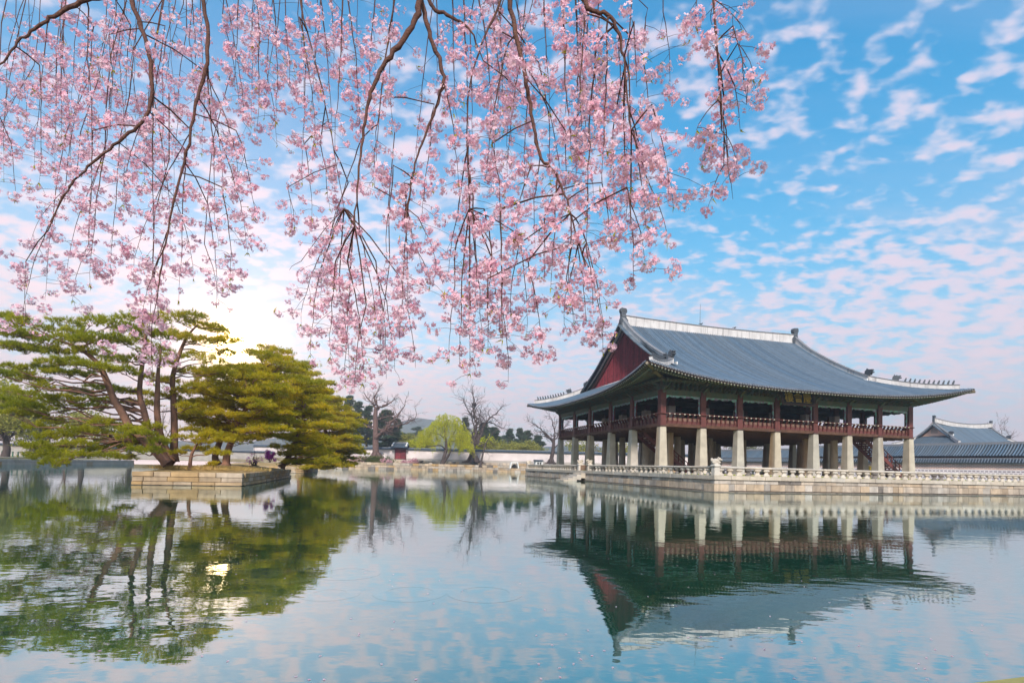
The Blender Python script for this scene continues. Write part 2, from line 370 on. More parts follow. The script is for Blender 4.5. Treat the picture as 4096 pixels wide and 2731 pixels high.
    def wall_strip(name, P, h, w, mt, base=-.12, out=None, cap=True, caph=.16):
        """a plaster ridge that follows the points P; cap = the tiles on it"""
        P = np.asarray(P, float); d = np.gradient(P[:, :2], axis=0); d /= np.linalg.norm(d, axis=1, keepdims=True)+1e-9; nrm = np.stack([-d[:, 1], d[:, 0]], 1)
        hh = h if hasattr(h, '__len__') else np.full(len(P), h)
        def sweep(nm, sect, m):
            V = []
            for i, p in enumerate(P):
                for (q, zz) in sect(i): V.append((p[0]+nrm[i, 0]*q, p[1]+nrm[i, 1]*q, p[2]+zz))
            k = len(sect(0)); F = [(i*k+j, i*k+(j+1) % k, (i+1)*k+(j+1) % k, (i+1)*k+j) for i in range(len(P)-1) for j in range(k)]
            mb = MB(); mb.add(V, F+[tuple(range(k)), tuple((len(P)-1)*k+j for j in range(k))]); mb.obj(nm, m, roof)
        sweep(name, lambda i: [(-w/2, base), (w/2, base), (w/2*.92, hh[i]), (-w/2*.92, hh[i])], mt)
        if cap: sweep('ridge_cap', lambda i: [(-w/2-.07, hh[i]-.01), (w/2+.07, hh[i]-.01), (w/2+.05, hh[i]+caph*.6), (w*.25, hh[i]+caph), (-w*.25, hh[i]+caph), (-w/2-.05, hh[i]+caph*.6)], g_rc)
    zr = z_mid+prof(1)+zoff
    S = np.linspace(sg-.05, L-sg+.05, 25)
    wall_strip('main_ridge', [(s, T/2, zr+sagz(s)-.1) for s in S], ridge_h, ridge_w, g_pl)
    for s0, sgn in ((sg, 1), (L-sg, -1)):
        for back in (0, 1):
            tt = np.linspace(T/2-.1, sg-.05, 16)
            P = [(s0+.12*sgn, (t if not back else T-t), (zf(sg, t))) for t in tt]
            hgt = np.interp(np.linspace(0, 1, 16), [0, .2, 1], [ridge_h*.98, ridge_h*.62, ridge_h*.60])
            wall_strip('descending_ridge', P, hgt, ridge_w*.9, g_pl, caph=.12)
            q = np.linspace(sg+.1, -ov_cor+1.0, 12)
            Ph = [((x if sgn > 0 else L-x), (x if not back else T-x), max(zf(x, x), zsd(x, x))) for x in q]
            wall_strip('hip_ridge', Ph, np.linspace(ridge_h*.60, ridge_h*.52, 12), ridge_w*.85, g_pl, caph=.07)
    return dict(zf=zf, zsd=zsd, te=te, prof=prof, zr=zr, sagz=sagz, hs=hs, ht=ht, wall=wall_strip)
def half_tube(P, r, n=5):
    T = np.gradient(P, axis=0); T /= np.linalg.norm(T, axis=1, keepdims=True)
    A = np.cross(T, np.array([0, 0, 1.])); A /= np.linalg.norm(A, axis=1, keepdims=True); B = np.cross(A, T)
    a = np.linspace(0, np.pi, n)
    V = P[:, None]+r*(A[:, None]*np.cos(a)[None, :, None]+B[:, None]*(np.sin(a)*1.5-.25)[None, :, None])
    i = np.arange(len(P)-1)[:, None]*n; k = np.arange(n-1)[None]
    return V.reshape(-1, 3), np.stack([i+k, i+n+k, i+n+k+1, i+k+1], -1).reshape(-1, 4)

# ================================================================== pavilion
ZT = 1.237                                               # top of the terrace
SB = np.cumsum([0, 4.885, 4.686, 4.960, 5.337, 4.960, 4.686, 4.885]); TB = np.cumsum([0, 6.07, 5.53, 6.37, 5.53, 6.07])
PL, PT = SB[-1], TB[-1]; ZS, ZL = 6.10, 9.47             # tops of the stone and of the timber columns
pav = thing('pavilion', 'large two-storey palace pavilion on stone columns with blue-grey tiled roof and red gable', 'pavilion', (O[0], O[1], 0), ANG)
def edge(i, j): return i in (0, 7) or j in (0, 5)
sq = MB(); sq.taper(0, 0, 0, 1, .52, .52, .36, .36, ch=.05); sq_me = sq.mesh('stone_column', granite_col)
rd = MB(); rd.lathe([(.62, 0), (.62, .05), (.50, .06), (.40, 1)], n=14); rd.box(-.7, .7, -.7, .7, 0, .045); rd_me = rd.mesh('inner_stone_column', granite_col)
wc = MB(); wc.box(-.31, .31, -.31, .31, 0, 1); wc_me = wc.mesh('timber_column', redwood)
cap_me = MB().box(-.40, .40, -.40, .40, 0, .16).mesh('column_collar', darkwood)
wi = MB(); wi.box(-.36, .36, -.36, .36, 0, 1); wi_me = wi.mesh('inner_timber_column', redwood)
wr_me = MB().box(-.43, .43, -.43, .43, 0, 1).mesh('pale_wrap', panelgrey)
for i, s in enumerate(SB):
    for j, t in enumerate(TB):
        if edge(i, j):
            link('stone_column', sq_me, pav, (s, t, ZT), None, (1, 1, ZS-ZT)); link('column_collar', cap_me, pav, (s, t, ZS-.02))
            link('timber_column', wc_me, pav, (s, t, ZS+.14), None, (1, 1, ZL+.5-ZS-.14))
        else:
            link('inner_stone_column', rd_me, pav, (s, t, ZT), None, (1, 1, ZS-ZT-.05))
            o = link('inner_timber_column', wi_me, pav, (s, t, ZS+.35), None, (1, 1, 4.3))
            link('pale_wrap', wr_me, o, (0, 0, .01), None, (1, 1, .62))
MB().box(-.3, PL+.3, -.3, PT+.3, ZS+.02, ZS+.34).obj('upper_floor', [flooru], pav)
b_ = MB()
for j in range(1, 30): b_.box(-.2, PL+.2, j-.12, j+.12, ZS-.16, ZS+.03)
b_.obj('floor_joists', flooru, pav, kind='stuff')
MB().box(5.5, PL-5.5, 5.6, PT-5.6, ZS+.345, ZS+.62).obj('raised_inner_floor', [darkwood], pav)
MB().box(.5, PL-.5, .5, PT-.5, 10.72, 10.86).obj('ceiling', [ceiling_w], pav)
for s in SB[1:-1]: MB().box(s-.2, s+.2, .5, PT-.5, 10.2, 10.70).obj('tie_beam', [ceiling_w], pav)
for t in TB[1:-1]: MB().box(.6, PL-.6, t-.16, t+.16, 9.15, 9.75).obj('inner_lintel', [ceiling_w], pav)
# four sides: (origin, direction along, outward normal, bay list)
SIDES = {'front': (np.array([0, 0.]), np.array([1, 0.]), np.array([0, -1.]), SB), 'left': (np.array([0, PT]), np.array([0, -1.]), np.array([-1., 0]), PT-TB[::-1]),
         'back': (np.array([PL, PT]), np.array([-1, 0.]), np.array([0, 1.]), PL-SB[::-1]), 'right': (np.array([PL, 0]), np.array([0, 1.]), np.array([1., 0]), TB)}
RZ = {'front': 0, 'left': -math.pi/2, 'back': math.pi, 'right': math.pi/2}
# shapes in a side's own frame: x along, -y outward
gy = MB(); gy.prism([(.04, 0), (.04, .28), (-.04, .48), (.0, .66), (-.12, .82), (-.34, .90), (-.46, 1.02), (-.46, 1.10), (-.30, 1.06), (-.14, .98), (-.12, .80), (-.17, .64), (-.20, .46), (-.12, .26), (-.10, 0)], -.06, .06, 'x'); gy_me = gy.mesh('rail_bracket', redwood)
cap2 = MB(); cap2.prism([(-.10, 0), (0, .08), (.10, 0), (0, -.04)], -.02, .02, 'y'); cap2_me = cap2.mesh('rail_flower', creamend)
tong = MB(); tong.prism([(.2, -.1), (.2, .62), (-.25, .60), (-.72, .72), (-.86, .86), (-.80, .62), (-.52, .46), (-.30, .36), (-.46, .22), (-.70, .20), (-.50, .06), (-.2, -.02)], -.05, .05, 'x'); tong_me = tong.mesh('bracket_arm', greenp)
edgb = MB(); edgb.prism([(-.25, .61), (-.72, .73), (-.86, .87), (-.90, .85), (-.76, .69), (-.3, .57)], -.06, .06, 'x'); edgb_me = edgb.mesh('bracket_edge', ochre)
colb = MB(); colb.prism([(.3, -.35), (.3, .9), (-.5, .86), (-.9, 1.0), (-1.05, 1.12), (-1.0, .8), (-.7, .62), (-.45, .5), (-.62, .34), (-.88, .28), (-.62, .08), (-.35, -.05), (-.3, -.35)], -.13, .13, 'x'); colb_me = colb.mesh('column_bracket', greenp)
trim_cache = {}
def trim_mesh(w, inner=False):
    k = round(w, 2)
    if k in trim_cache: return trim_cache[k]
    m = MB(); n = 26
    for i in range(n):
        f0, f1 = i/n, (i+1)/n
        def low(f):
            e = min(f, 1-f)*w
            return -.20-.05*math.sin(f*w*9.0)-.05*math.cos(f*w*5)-.30*math.exp(-e/.16)
        x0, x1 = f0*w, f1*w
        m.add([(x0, -.05, 0), (x1, -.05, 0), (x1, -.05, low(f1)), (x0, -.05, low(f0)), (x0, .05, 0), (x1, .05, 0), (x1, .05, low(f1)), (x0, .05, low(f0))], [(0, 1, 2, 3), (7, 6, 5, 4), (3, 2, 6, 7)])
    H = 2.05; nz = 16
    for sgn, x in ((1, 0), (-1, w)):
        for i in range(nz):
            z0, z1 = -.3-(H-.3)*i/nz, -.3-(H-.3)*(i+1)/nz
            def wd(z): return .10+.035*math.sin(z*9)
            a0, a1 = x+sgn*wd(z0), x+sgn*wd(z1)
            m.add([(x, -.05, z0), (a0, -.05, z0), (a1, -.05, z1), (x, -.05, z1), (x, .05, z0), (a0, .05, z0), (a1, .05, z1), (x, .05, z1)], [(0, 1, 2, 3), (7, 6, 5, 4), (1, 5, 6, 2)])
    trim_cache[k] = m.mesh('carved_trim', teal); return trim_cache[k]
for sd_, (o2, al, nr, bays) in SIDES.items():
    rz = RZ[sd_]; vis = sd_ in ('front', 'left')
    def loc(u, out, z): p = o2+al*u+nr*out; return (p[0], p[1], z)
    W = bays[-1]
    for k in range(len(bays)-1):
        a0, a1 = bays[k]+.32, bays[k+1]-.32; w = a1-a0
        MB().box(0, w, -.10, .06, 0, .30).obj('railing_sill', [redwood], pav, loc=loc(a0, 0, ZS+.02), rot=rz)
        MB().box(0, w, -.05, .03, 0, .36).obj('railing_board', [redwood], pav, loc=loc(a0, 0, ZS+.33), rot=rz)
        MB().box(0, w, -.02, .02, 0, .36).obj('railing_panel', [apron], pav, loc=loc(a0, 0, ZS+.70), rot=rz)
        nb = 7
        for q in range(nb):
            u = a0+w*(q+.5)/nb
            link('rail_bracket', gy_me, pav, loc(u, .03, ZS+.28), rz)
            if vis: link('rail_flower', cap2_me, pav, loc(u, .50, ZS+1.34), rz)
        MB().box(0, w+.64, -.20, .20, 0, .56).obj('lintel', [lintelp], pav, loc=loc(a0-.32, 0, ZL), rot=rz)
        link('carved_trim', trim_mesh(w), pav, loc(a0, 0, ZL), rz)
        nb = 8
        for q in range(nb):
            u = bays[k]+(bays[k+1]-bays[k])*(q+.75)/(nb+.5)
            if vis or q % 2 == 0:
                b = link('bracket_arm', tong_me, pav, loc(u, .1, ZL+.62), rz)
                if vis: link('bracket_edge', edgb_me, b)
    for u in bays[:-1]: link('column_bracket', colb_me, pav, loc(u, .1, ZL+.55), rz)
    MB().tube([(-.3, 0, 0), (W+.3, 0, 0)], .055, 6).obj('handrail', [redwood], pav, loc=loc(0, .45, ZS+1.38), rot=rz)
    MB().box(0, W, -.08, .25, 0, 1.15).obj('frieze', [greenp], pav, loc=loc(0, 0, ZL+.565), rot=rz)
    MB().tube([(-1.0, 0, 0), (W+1.0, 0, 0)], .2, 8).obj('eave_purlin', [greenp], pav, loc=loc(0, .72, ZL+1.5), rot=rz)
roof = link('roof', None, pav)
OVM, OVC, ZEM, LIFT, RISE, SG = 3.75, 4.42, 10.32, 1.62, 10.65, 2.80
R = hip_gable_roof(roof, PL, PT, OVM, OVC, ZEM, LIFT, RISE, SG, .31, r=.092, ridge_h=1.12)
# rafters: round ones below, square flying ones above, fanning out at the corners
raf = MB(); raf.tube([(0, 0, 0), (0, -1, 0)], .10, 8, 0); raf_me = raf.mesh('rafter', greenp)
rafe_me = MB().tube([(0, .0, 0), (0, -.03, 0)], .095, 8).mesh('rafter_end', creamend)
fly_me = MB().box(-.065, .065, -1, 0, -.075, .075).mesh('flying_rafter', greenp)
flye_me = MB().box(-.06, .06, -.03, 0, -.07, .07).mesh('flying_rafter_end', creamend)
behind = Acc()
for sd_, (o2, al, nr, bays) in SIDES.items():
    W = bays[-1]; n = int((W+2*OVC)/.40)
    for u in np.linspace(-OVC+.5, W+OVC-.5, n):
        mid = W/2; sig = (u-mid)/(mid+OVC); e = R['te'](sig)
        z_e = ZEM+LIFT*abs(sig)**3
        ui = min(max(u, .9), W-.9); lin = abs(u-ui)
        for kind, o0, o1, dz0, dz1 in (('rafter', -.6, e-1.05, 11.55, -.30), ('flying_rafter', e-1.9, e-.12, None, -.24)):
            f0 = (o0+.6)/(e+.6)
            f1 = (o1+.6)/(e+.6)
            us = lambda f: ui+(u-ui)*max(0, f)
            P1 = o2+al*us(f1)+nr*o1; 
            lift1 = (z_e-ZEM)*max(0, f1)**1.6
            z1 = ZEM+(e-o1)*.36+lift1+dz1
            if kind == 'rafter': P0 = o2+al*us(0)+nr*o0; z0 = 11.7+.25*abs(sig)**3; z1 -= .02
            else: P0 = o2+al*us(f0)+nr*o0; z0 = ZEM+(e-o0)*.36+(z_e-ZEM)*max(0, f0)**1.6-.24
            A = Vector((P0[0], P0[1], z0)); B = Vector((P1[0], P1[1], z1)); d = B-A
            if sd_ in ('front', 'left'):
                q = d.to_track_quat('-Y', 'Z')
                ob = link(kind, raf_me if kind == 'rafter' else fly_me, roof, A); ob.rotation_euler = q.to_euler(); ob.scale = (1, d.length, 1)
                oe = link(kind+'_end', rafe_me if kind == 'rafter' else flye_me, roof, B); oe.rotation_euler = q.to_euler()
            else: behind.tube([A, B], [.09, .09], 5)
link('rafters_behind', behind.mesh('rafters_behind', greenp), roof, kind='stuff')
for cs, ct in ((0, 0), (1, 0), (0, 1), (1, 1)):
    def P(q, z): return ((-q if cs == 0 else PL+q), (-q if ct == 0 else PT+q), z)
    A, B, C = P(-1.2, 11.25), P(2.7, R['zf'](-2.7, -2.7)-.62), P(4.42, R['zf'](-4.42, -4.42)-.28)
    MB().tube([A, B], [.24, .2], 4).obj('hip_rafter', ochre, roof)
    MB().tube([P(1.6, R['zf'](-1.6, -1.6)-.42), P(3.2, R['zf'](-3.2, -3.2)-.40), C], [.2, .2, .17], 4).obj('hip_rafter_tip', ochre, roof)
# gables
for gs, sgn in ((SG+.75, 1), (PL-SG-.75, -1)):
    tt = np.arange(SG+.6, PT-SG-.6, .30)
    for k, t in enumerate(tt):
        tm = min(t+.15, PT-t-.15); zt = R['zf'](SG, max(tm, SG))-.25; zb = R['zsd'](SG+.75, PT/2)-.2
        if zt-zb < .1: continue
        dx = .02*(k % 3)
        if sgn > 0:
            MB().box(gs-.02-dx, gs+.06, t+.004, t+.296, zb, zt).obj('gable_plank', [redplank], roof)
            MB().box(gs-.13, gs-.062, t-.045, t+.045, zb, zt-.1).obj('gable_batten', [redplank], roof)
    if sgn < 0: MB().prism([(SG+.3, 13.2), (PT/2, R['zr']-.3), (PT-SG-.3, 13.2)], gs-.05, gs+.05, 'x').obj('gable_board', [redplank], roof)
    for back in (0, 1):
        tt = np.linspace(SG+.2, PT/2, 20); V = []
        for t in tt:
            z = R['zf'](SG, t); y = t if not back else PT-t
            V += [(gs-.32*sgn, y, z-.14), (gs-.32*sgn, y, z-.78), (gs-.20*sgn, y, z-.14), (gs-.20*sgn, y, z-.78)]
        F = []
        for i in range(19):
            b = 4*i; F += [(b, b+1, b+5, b+4), (b+2, b+6, b+7, b+3), (b+1, b+3, b+7, b+5), (b, b+4, b+6, b+2)]
        m = MB(); m.add(V, F); m.obj('barge_board', [redwood], roof)
        n = int(12.2/.27)
        for k in range(n):
            t = SG+.1+(PT/2-SG-.3)*k/(n-1); z = R['zf'](SG, t)+.02; y = t if not back else PT-t
            x0, x1 = SG-.62, SG+.2
            if sgn < 0: x0, x1 = PL-x0, PL-x1
            if sgn > 0: MB().tube([(x0, y, z-.06), (x1, y, z+.04)], .10, 7).obj('verge_tile', tile, roof)
        V = []
        for t in tt:
            z = R['zf'](SG, t)-.07; y = t if not back else PT-t
            V += [(gs-1.3*sgn, y, z-.06), (gs+.2*sgn, y, z)]
        link('verge_bed', mesh_np('verge_bed', V, [(2*i, 2*i+1, 2*i+3, 2*i+2) for i in range(19)], mats=(tile_bed,)), roof)
# white plaster line where the end roof meets the gable
for x in (SG+.66, PL-SG-.66): MB().box(x-.06, x+.06, SG-.2, PT-SG+.2, 13.30, R['zsd'](SG+.66, PT/2)+.24).obj('plaster_fillet', [plaster_c], roof)
# ridge-end finials, dragon heads and the little roof figures
zr = R['zr']
fin = [(-.55, -.2), (.55, -.2), (.62, .5), (.45, .95), (.48, 1.5), (.62, 1.62), (.62, 2.02), (.45, 2.16), (-.25, 2.10), (-.42, 1.9), (-.40, 1.55), (-.2, 1.35), (-.3, .9), (-.62, .5)]
for x, sg_ in ((SG+.25, -1), (PL-SG-.25, 1)):
    m = MB(); m.prism([(p*sg_*.9+x, q+zr+.15) for p, q in fin], PT/2-.27, PT/2+.27, 'y'); m.box(x-.3, x+.3, PT/2-.33, PT/2+.33, zr+1.85, zr+2.0); m.obj('ridge_finial', [bronze], roof)
def head(name, x, y, z, ang, s=1.0):
    m = MB(); m.prism([(-.35, 0), (.30, 0), (.34, .18), (.62, .26), (.60, .38), (.30, .40), (.56, .52), (.52, .66), (.18, .62), (.05, .74), (-.12, .66), (-.36, .60), (-.42, .3)], -.18, .18, 'y'); m.prism([(-.3, .6), (-.1, .62), (-.2, .88)], -.1, .1, 'y')
    m.obj(name, [bronze], roof, loc=(x, y, z), rot=ang, scale=(s, s, s))
fig = MB(); fig.prism([(-.13, 0), (.09, 0), (.07, .14), (.13, .22), (.11, .34), (.17, .40), (.13, .48), (.02, .46), (-.02, .34), (-.08, .24), (-.12, .12)], -.06, .06, 'y'); fig.ball((.08, 0, .42), .075, 6, 5); fig_me = fig.mesh('roof_figure', bronze)
for cs, ct, ang in ((0, 0, math.radians(225)), (1, 0, math.radians(-45)), (0, 1, math.radians(135)), (1, 1, math.radians(45))):
    def Q(q): return ((q if cs == 0 else PL-q), (q if ct == 0 else PT-q), max(R['zf'](q, q), R['zsd'](q, q)))
    x, y, z = Q(SG+.1); head('dragon_head', x, y, z+.78, math.radians(-90 if ct == 0 else 90), 1.05)
    x, y, z = Q(.9); head('dragon_head', x, y, z+.70, ang, .9)
    for k in range(11):
        x, y, z = Q(.25-k*.325); link('roof_figure', fig_me, roof, (x, y, z+.66), (0, 0, ang))
# lightning rod on the ridge
x = PL/2-2.2
MB().tube([(x, PT/2, zr+1.1), (x, PT/2, zr+4.2)], [.035, .018], 6).obj('lightning_rod', [bronze], roof)
# name board under the front eaves, leaning forward
nb = link('name_board', None, pav, (PL/2-.95, -1.35, ZL+.36), (math.radians(-12), 0, 0))
MB().box(-2.05, 2.05, -.05, .05, -.62, .72).obj('board', [blackp], nb)
f_ = MB(); f_.box(-2.25, 2.25, -.09, .03, -.82, -.62); f_.box(-2.25, 2.25, -.09, .03, .72, .92); f_.box(-2.25, -2.05, -.09, .03, -.62, .72); f_.box(2.05, 2.25, -.09, .03, -.62, .72); f_.obj('board_frame', [darkwood], nb)
tcv = bpy.data.curves.new('lettering', 'FONT'); tcv.body = '樓會慶'; tcv.size = 1.22; tcv.align_x = 'CENTER'; tcv.align_y = 'CENTER'; tcv.extrude = .02; tcv.space_character = 1.06; tcv.offset = .012
to = bpy.data.objects.new('lettering_tmp', tcv); COL.objects.link(to)
me = bpy.data.meshes.new_from_object(to.evaluated_get(bpy.context.evaluated_depsgraph_get())); bpy.data.objects.remove(to)
me.materials.clear(); me.materials.append(gold)
link('lettering', me, nb, (0, -.075, .02), (math.radians(90), 0, 0))
# two timber staircases under the floor
def stairs(s0, t0, dirx, run, name):
    st_ = link(name, None, pav, (s0, t0, ZT)); H = ZS-ZT; n = 18
    for k in range(n): MB().box(min(dirx*run*k/n, dirx*run*(k+1)/n)-.03, max(dirx*run*k/n, dirx*run*(k+1)/n), -.85, .85, H*(n-k-1)/n-.02+H/n*.5, H*(n-k)/n-.08+H/n*.2).obj('tread', [redwood], st_)
    for y in (-.95, .95):
        m = MB(); m.prism([(0, H-.45), (0, H+.05), (dirx*run, .12), (dirx*run, -.0), (dirx*(run-.6), 0)], y-.06, y+.06, 'y'); m.obj('stringer', [redwood], st_)
        m = MB(); m.tube([(0, y, H+.95), (dirx*run, y, .98)], .06, 6); m.obj('stair_rail', [redwood], st_)
        m = MB(); m.tube([(0, y, H+.48), (dirx*run, y, .52)], .05, 4); m.obj('stair_rail', [redwood], st_)
        for k in range(10):
            f = (k+.5)/10; MB().box(dirx*run*f-.05, dirx*run*f+.05, y-.05, y+.05, H*(1-f), H*(1-f)+.98).obj('stair_post', [redwood], st_)
stairs(SB[0]+1.6, TB[1]+1.4, 1, 6.4, 'staircase')
stairs(30.0, 3.0, 1, 6.6, 'staircase')
# two crows on the main ridge
for k, (ds, lab) in enumerate(((-2.0, 'small dark bird perched beside the lightning rod on the pavilion ridge'), (3.6, 'small dark bird alone on the pavilion ridge right of the lightning rod'))):
    p = st(PL/2+ds, PT/2); bz = zr+1.12+.13
    bt = thing('bird', lab, 'bird', (p[0], p[1], bz), ANG, 'birds on the ridge')
    m = MB(); m.ball((0, 0, .13), (.20, .09, .10)); m.ball((.17, 0, .23), .075, 6, 5); m.prism([(-.15, .12), (-.42, .06), (-.40, .11), (-.1, .2)], -.05, .05, 'y'); m.prism([(.22, .21), (.33, .21), (.22, .25)], -.02, .02, 'y'); m.tube([(0, .03, -.02), (0, .03, .08)], .012, 4); m.tube([(0, -.03, -.02), (0, -.03, .08)], .012, 4)
    m.obj('body', [bronze], bt)
# ================================================================== terrace the pavilion stands on
TL, TF, TR_, TBK = -5.157, -15.57, 46.0, 31.6              # its left, front, right and back edges in the palace grid
ter = thing('stone_terrace', 'long pale granite terrace rising from the pond under the pavilion', 'terrace', (O[0], O[1], 0), ANG)
MB().box(TL+.25, TR_, TF+.25, TBK-.2, -1.2, ZT-.04).obj('core', [joint], ter)
MB().box(TL+.55, TR_, TF+.55, TBK-.5, ZT-.04, ZT-.012).obj('lawn', [lawn], ter)
MB().box(-1.6, PL+1.6, -1.6, PT+1.6, ZT-.2, ZT+.03).obj('column_plinth', [granite_pale], ter)
blk_me = bevel_box('block', granite, .03); capst_me = bevel_box('cap_stone', granite_pale, .03); tan_me = bevel_box('block_tan', granite_tan, .03); base_me = bevel_box('base_stone', granite_wet, .05); darkblk_me = bevel_box('block_stained', granite_dark, .04)
rr = random.Random(3)
def course(parent, name, me, side, z0, z1, wmin, wmax, out, depth, a, b, dark=0):
    u = a
    while u < b-.01:
        w = min(rr.uniform(wmin, wmax), b-u)
        if b-u-w < wmin*.6: w = b-u
        oo = out+rr.uniform(-.015, .015); h = z1-z0; g = .022
        mm = darkblk_me if rr.random() < dark else me
        if side == 'front': loc = (u+w/2, TF-oo+depth/2, (z0+z1)/2); sc = (w-g, depth, h-g)
        else: loc = (TL-oo+depth/2, u+w/2, (z0+z1)/2); sc = (depth, w-g, h-g)
        link(name, mm, parent, loc, None, sc); u += w
for side, a, b in (('front', TL, TR_), ('left', TF+.5, TBK)):
    k = 1.0 if side == 'front' else 1.05
    course(ter, 'cap_stone', capst_me, side, .90, ZT, 1.4*k, 1.75*k, .10, .75, a-(.1 if side == 'front' else 0), b)
    course(ter, 'block', blk_me, side, .61, .90, .7*k, 1.5*k, .0, .5, a, b, .05)
    course(ter, 'block', blk_me, side, .10, .61, .45*k, 1.15*k, .02, .5, a, b, .04)
    course(ter, 'base_stone', base_me, side, -.25, .085, .9, 2.2, .16, .6, a-.15, b)
# big corner stone
link('corner_stone', bevel_box('corner_stone', granite, .02), ter, (TL+.55, TF+.55, .30), None, (1.25, 1.25, .60))
# steps down to the water on the left face
for k in range(5):
    z = ZT-.10-(k+1)*.20
    link('step', capst_me, ter, (TL-.10-.54*(k+.5), 8.75, z-.3), None, (.56, 2.5, .6))

# ------------------------------------------------------------------ balustrades
bal = MB(); bal.lathe([(.285, 0), (.28, .05), (.25, .11), (.165, .17), (.135, .23), (.16, .29), (.27, .35), (.305, .40), (.27, .45), (.20, .485)], n=8, sy=.62, ph=.5); bal_me = bal.mesh('baluster', granite_pale)
bald_me = bal.mesh('baluster', granite_dark)
rail8 = [(.17*math.cos(math.pi*(k+.5)/4), .10*math.sin(math.pi*(k+.5)/4)) for k in range(8)]
post = MB(); post.taper(0, 0, 0, .62, .26, .26, .225, .225, ch=.05); post.taper(0, 0, .62, .70, .27, .27, .29, .29, ch=.04); post.taper(0, 0, .70, .84, .29, .29, .22, .22, ch=.04); post_me = post.mesh('post', granite_pale)
cre = MB(); cre.ball((0, .02, .22), (.20, .30, .20)); cre.ball((0, -.22, .36), (.15, .17, .15)); cre.ball((0, -.36, .32), (.10, .12, .09)); cre.ball((0, .28, .30), (.10, .10, .16)); cre.ball((0, .0, .06), (.24, .33, .10))
for sx in (-.13, .13): cre.ball((sx, -.22, .12), (.07, .12, .10)); cre.ball((sx, .15, .12), (.09, .15, .12)); cre.ball((sx*.8, -.18, .49), (.04, .04, .06), 6, 5)
cre_me = cre.mesh('guardian_beast', granite_pale, True)
def balustrade(label, p0, p1, gap, posts, group='stone balustrades of the terrace'):
    (s0, t0), (s1, t1) = p0, p1; Lb = math.hypot(s1-s0, t1-t0); an = math.atan2(t1-t0, s1-s0)
    b = thing('stone_balustrade', label, 'balustrade', (*st(s0, t0), ZT), ANG+an, group)
    n = int(Lb/gap)
    for k in range(n):
        o = link('baluster', bald_me if rr.random() < .12 else bal_me, b, ((k+.5)*Lb/n, 0, 0)); o.scale = (rr.uniform(.94, 1.05), rr.uniform(.94, 1.05), 1)
    u = 0
    while u < Lb-.05:
        w = min(2.46, Lb-u); m = MB(); m.prism([(x, z+.58) for x, z in rail8], u+.012, u+w-.012, 'x'); m.obj('rail', [granite_pale], b); u += w
    for f, turn, beast in posts:
        q = link('post', post_me, b, (f*Lb, 0, 0))
        if beast: link('guardian_beast', cre_me, q, (0, 0, .82), turn)
    return b
yb = TF+.30; xb = TL+.30
balustrade('granite balustrade along the front edge of the terrace facing the pond', (xb, yb), (TR_, yb), .82, [(0, math.pi*.5-.5, 1)])
balustrade('granite balustrade on the terrace side between the corner post and the water steps', (xb, yb+.42), (xb, 7.35), .82, [(1, math.pi, 1)])
balustrade('short granite balustrade at the far end of the terrace side beyond the water steps', (xb, 10.15), (xb, 31.2), .82, [(0, 0, 1), (1, 0, 1)])
balustrade('granite balustrade along the rear of the terrace, glimpsed behind the pavilion columns', (xb+.4, 31.2), (TR_, 31.2), .9, [])
# small timber gate in the opening over the steps
wg = thing('wooden_gate', 'low brown wooden gate closing the gap above the water steps', 'gate', (*st(xb, 8.75), ZT), ANG+math.pi/2)
brownw = M('brown_timber', (.30, .17, .10), (.20, .11, .07), 4, .7, .2)
for k in range(9): MB().box(-1.12+k*.27, -1.05+k*.27, -.03, .03, .02, .62).obj('slat', [brownw], wg)
for z in (.12, .5): MB().box(-1.15, 1.15, -.05, -.032, z, z+.07).obj('bar', [brownw], wg)
# things under the pavilion
sb_ = thing('notice_board', 'yellow notice board standing beyond the right end of the pavilion', 'sign', (*st(36.3, 7.0), ZT), ANG)
ylw = M('yellow_board', (.55, .38, .04), (.48, .32, .03), 3, .6, .3)
MB().box(-.75, .75, -.03, .03, .35, 1.55).obj('panel', [ylw], sb_)
for k in range(5): MB().box(-.55, .55-.1*(k % 2), -.036, -.031, 1.38-k*.2, 1.44-k*.2).obj('text_line', [darkwood], sb_)
for x in (-.6, .6): MB().box(x-.04, x+.04, .035, .11, 0, 1.5).obj('leg', [brownw], sb_)
rb = thing('queue_barrier', 'low barrier with a bright blue tape at the foot of the right staircase', 'barrier', (*st(37.2, 3.0), ZT), ANG)
blu = M('blue_tape', (.04, .32, .75), None, 3, .5, .4); steel = M('steel', (.45, .45, .46), None, 5, .4, .5)
for x in (-.8, .8): m = MB(); m.lathe([(.16, 0), (.16, .03), (.03, .05), (.03, .98), (.045, .99), (.045, 1.03)], cx=x, n=8); m.obj('post', [steel], rb)
MB().box(-.77, .77, -.008, .008, .90, .99).obj('tape', [blu], rb)
ch_ = thing('rope_barrier', 'white rope hung across the foot of the left red staircase', 'rope', (*st(8.4, 7.5), ZT), ANG+math.pi/2)
wht = M('white_rope', (.75, .73, .70), None, 5, .8, .2)
MB().tube([(-.9+1.8*k/10, 0, .85-.28*(1-((k-5)/5)**2)) for k in range(11)], .025, 5).obj('rope', [wht], ch_)
for x in (-.92, .92): MB().box(x-.05, x+.05, -.05, .05, 0, .95).obj('post', [redwood], ch_)

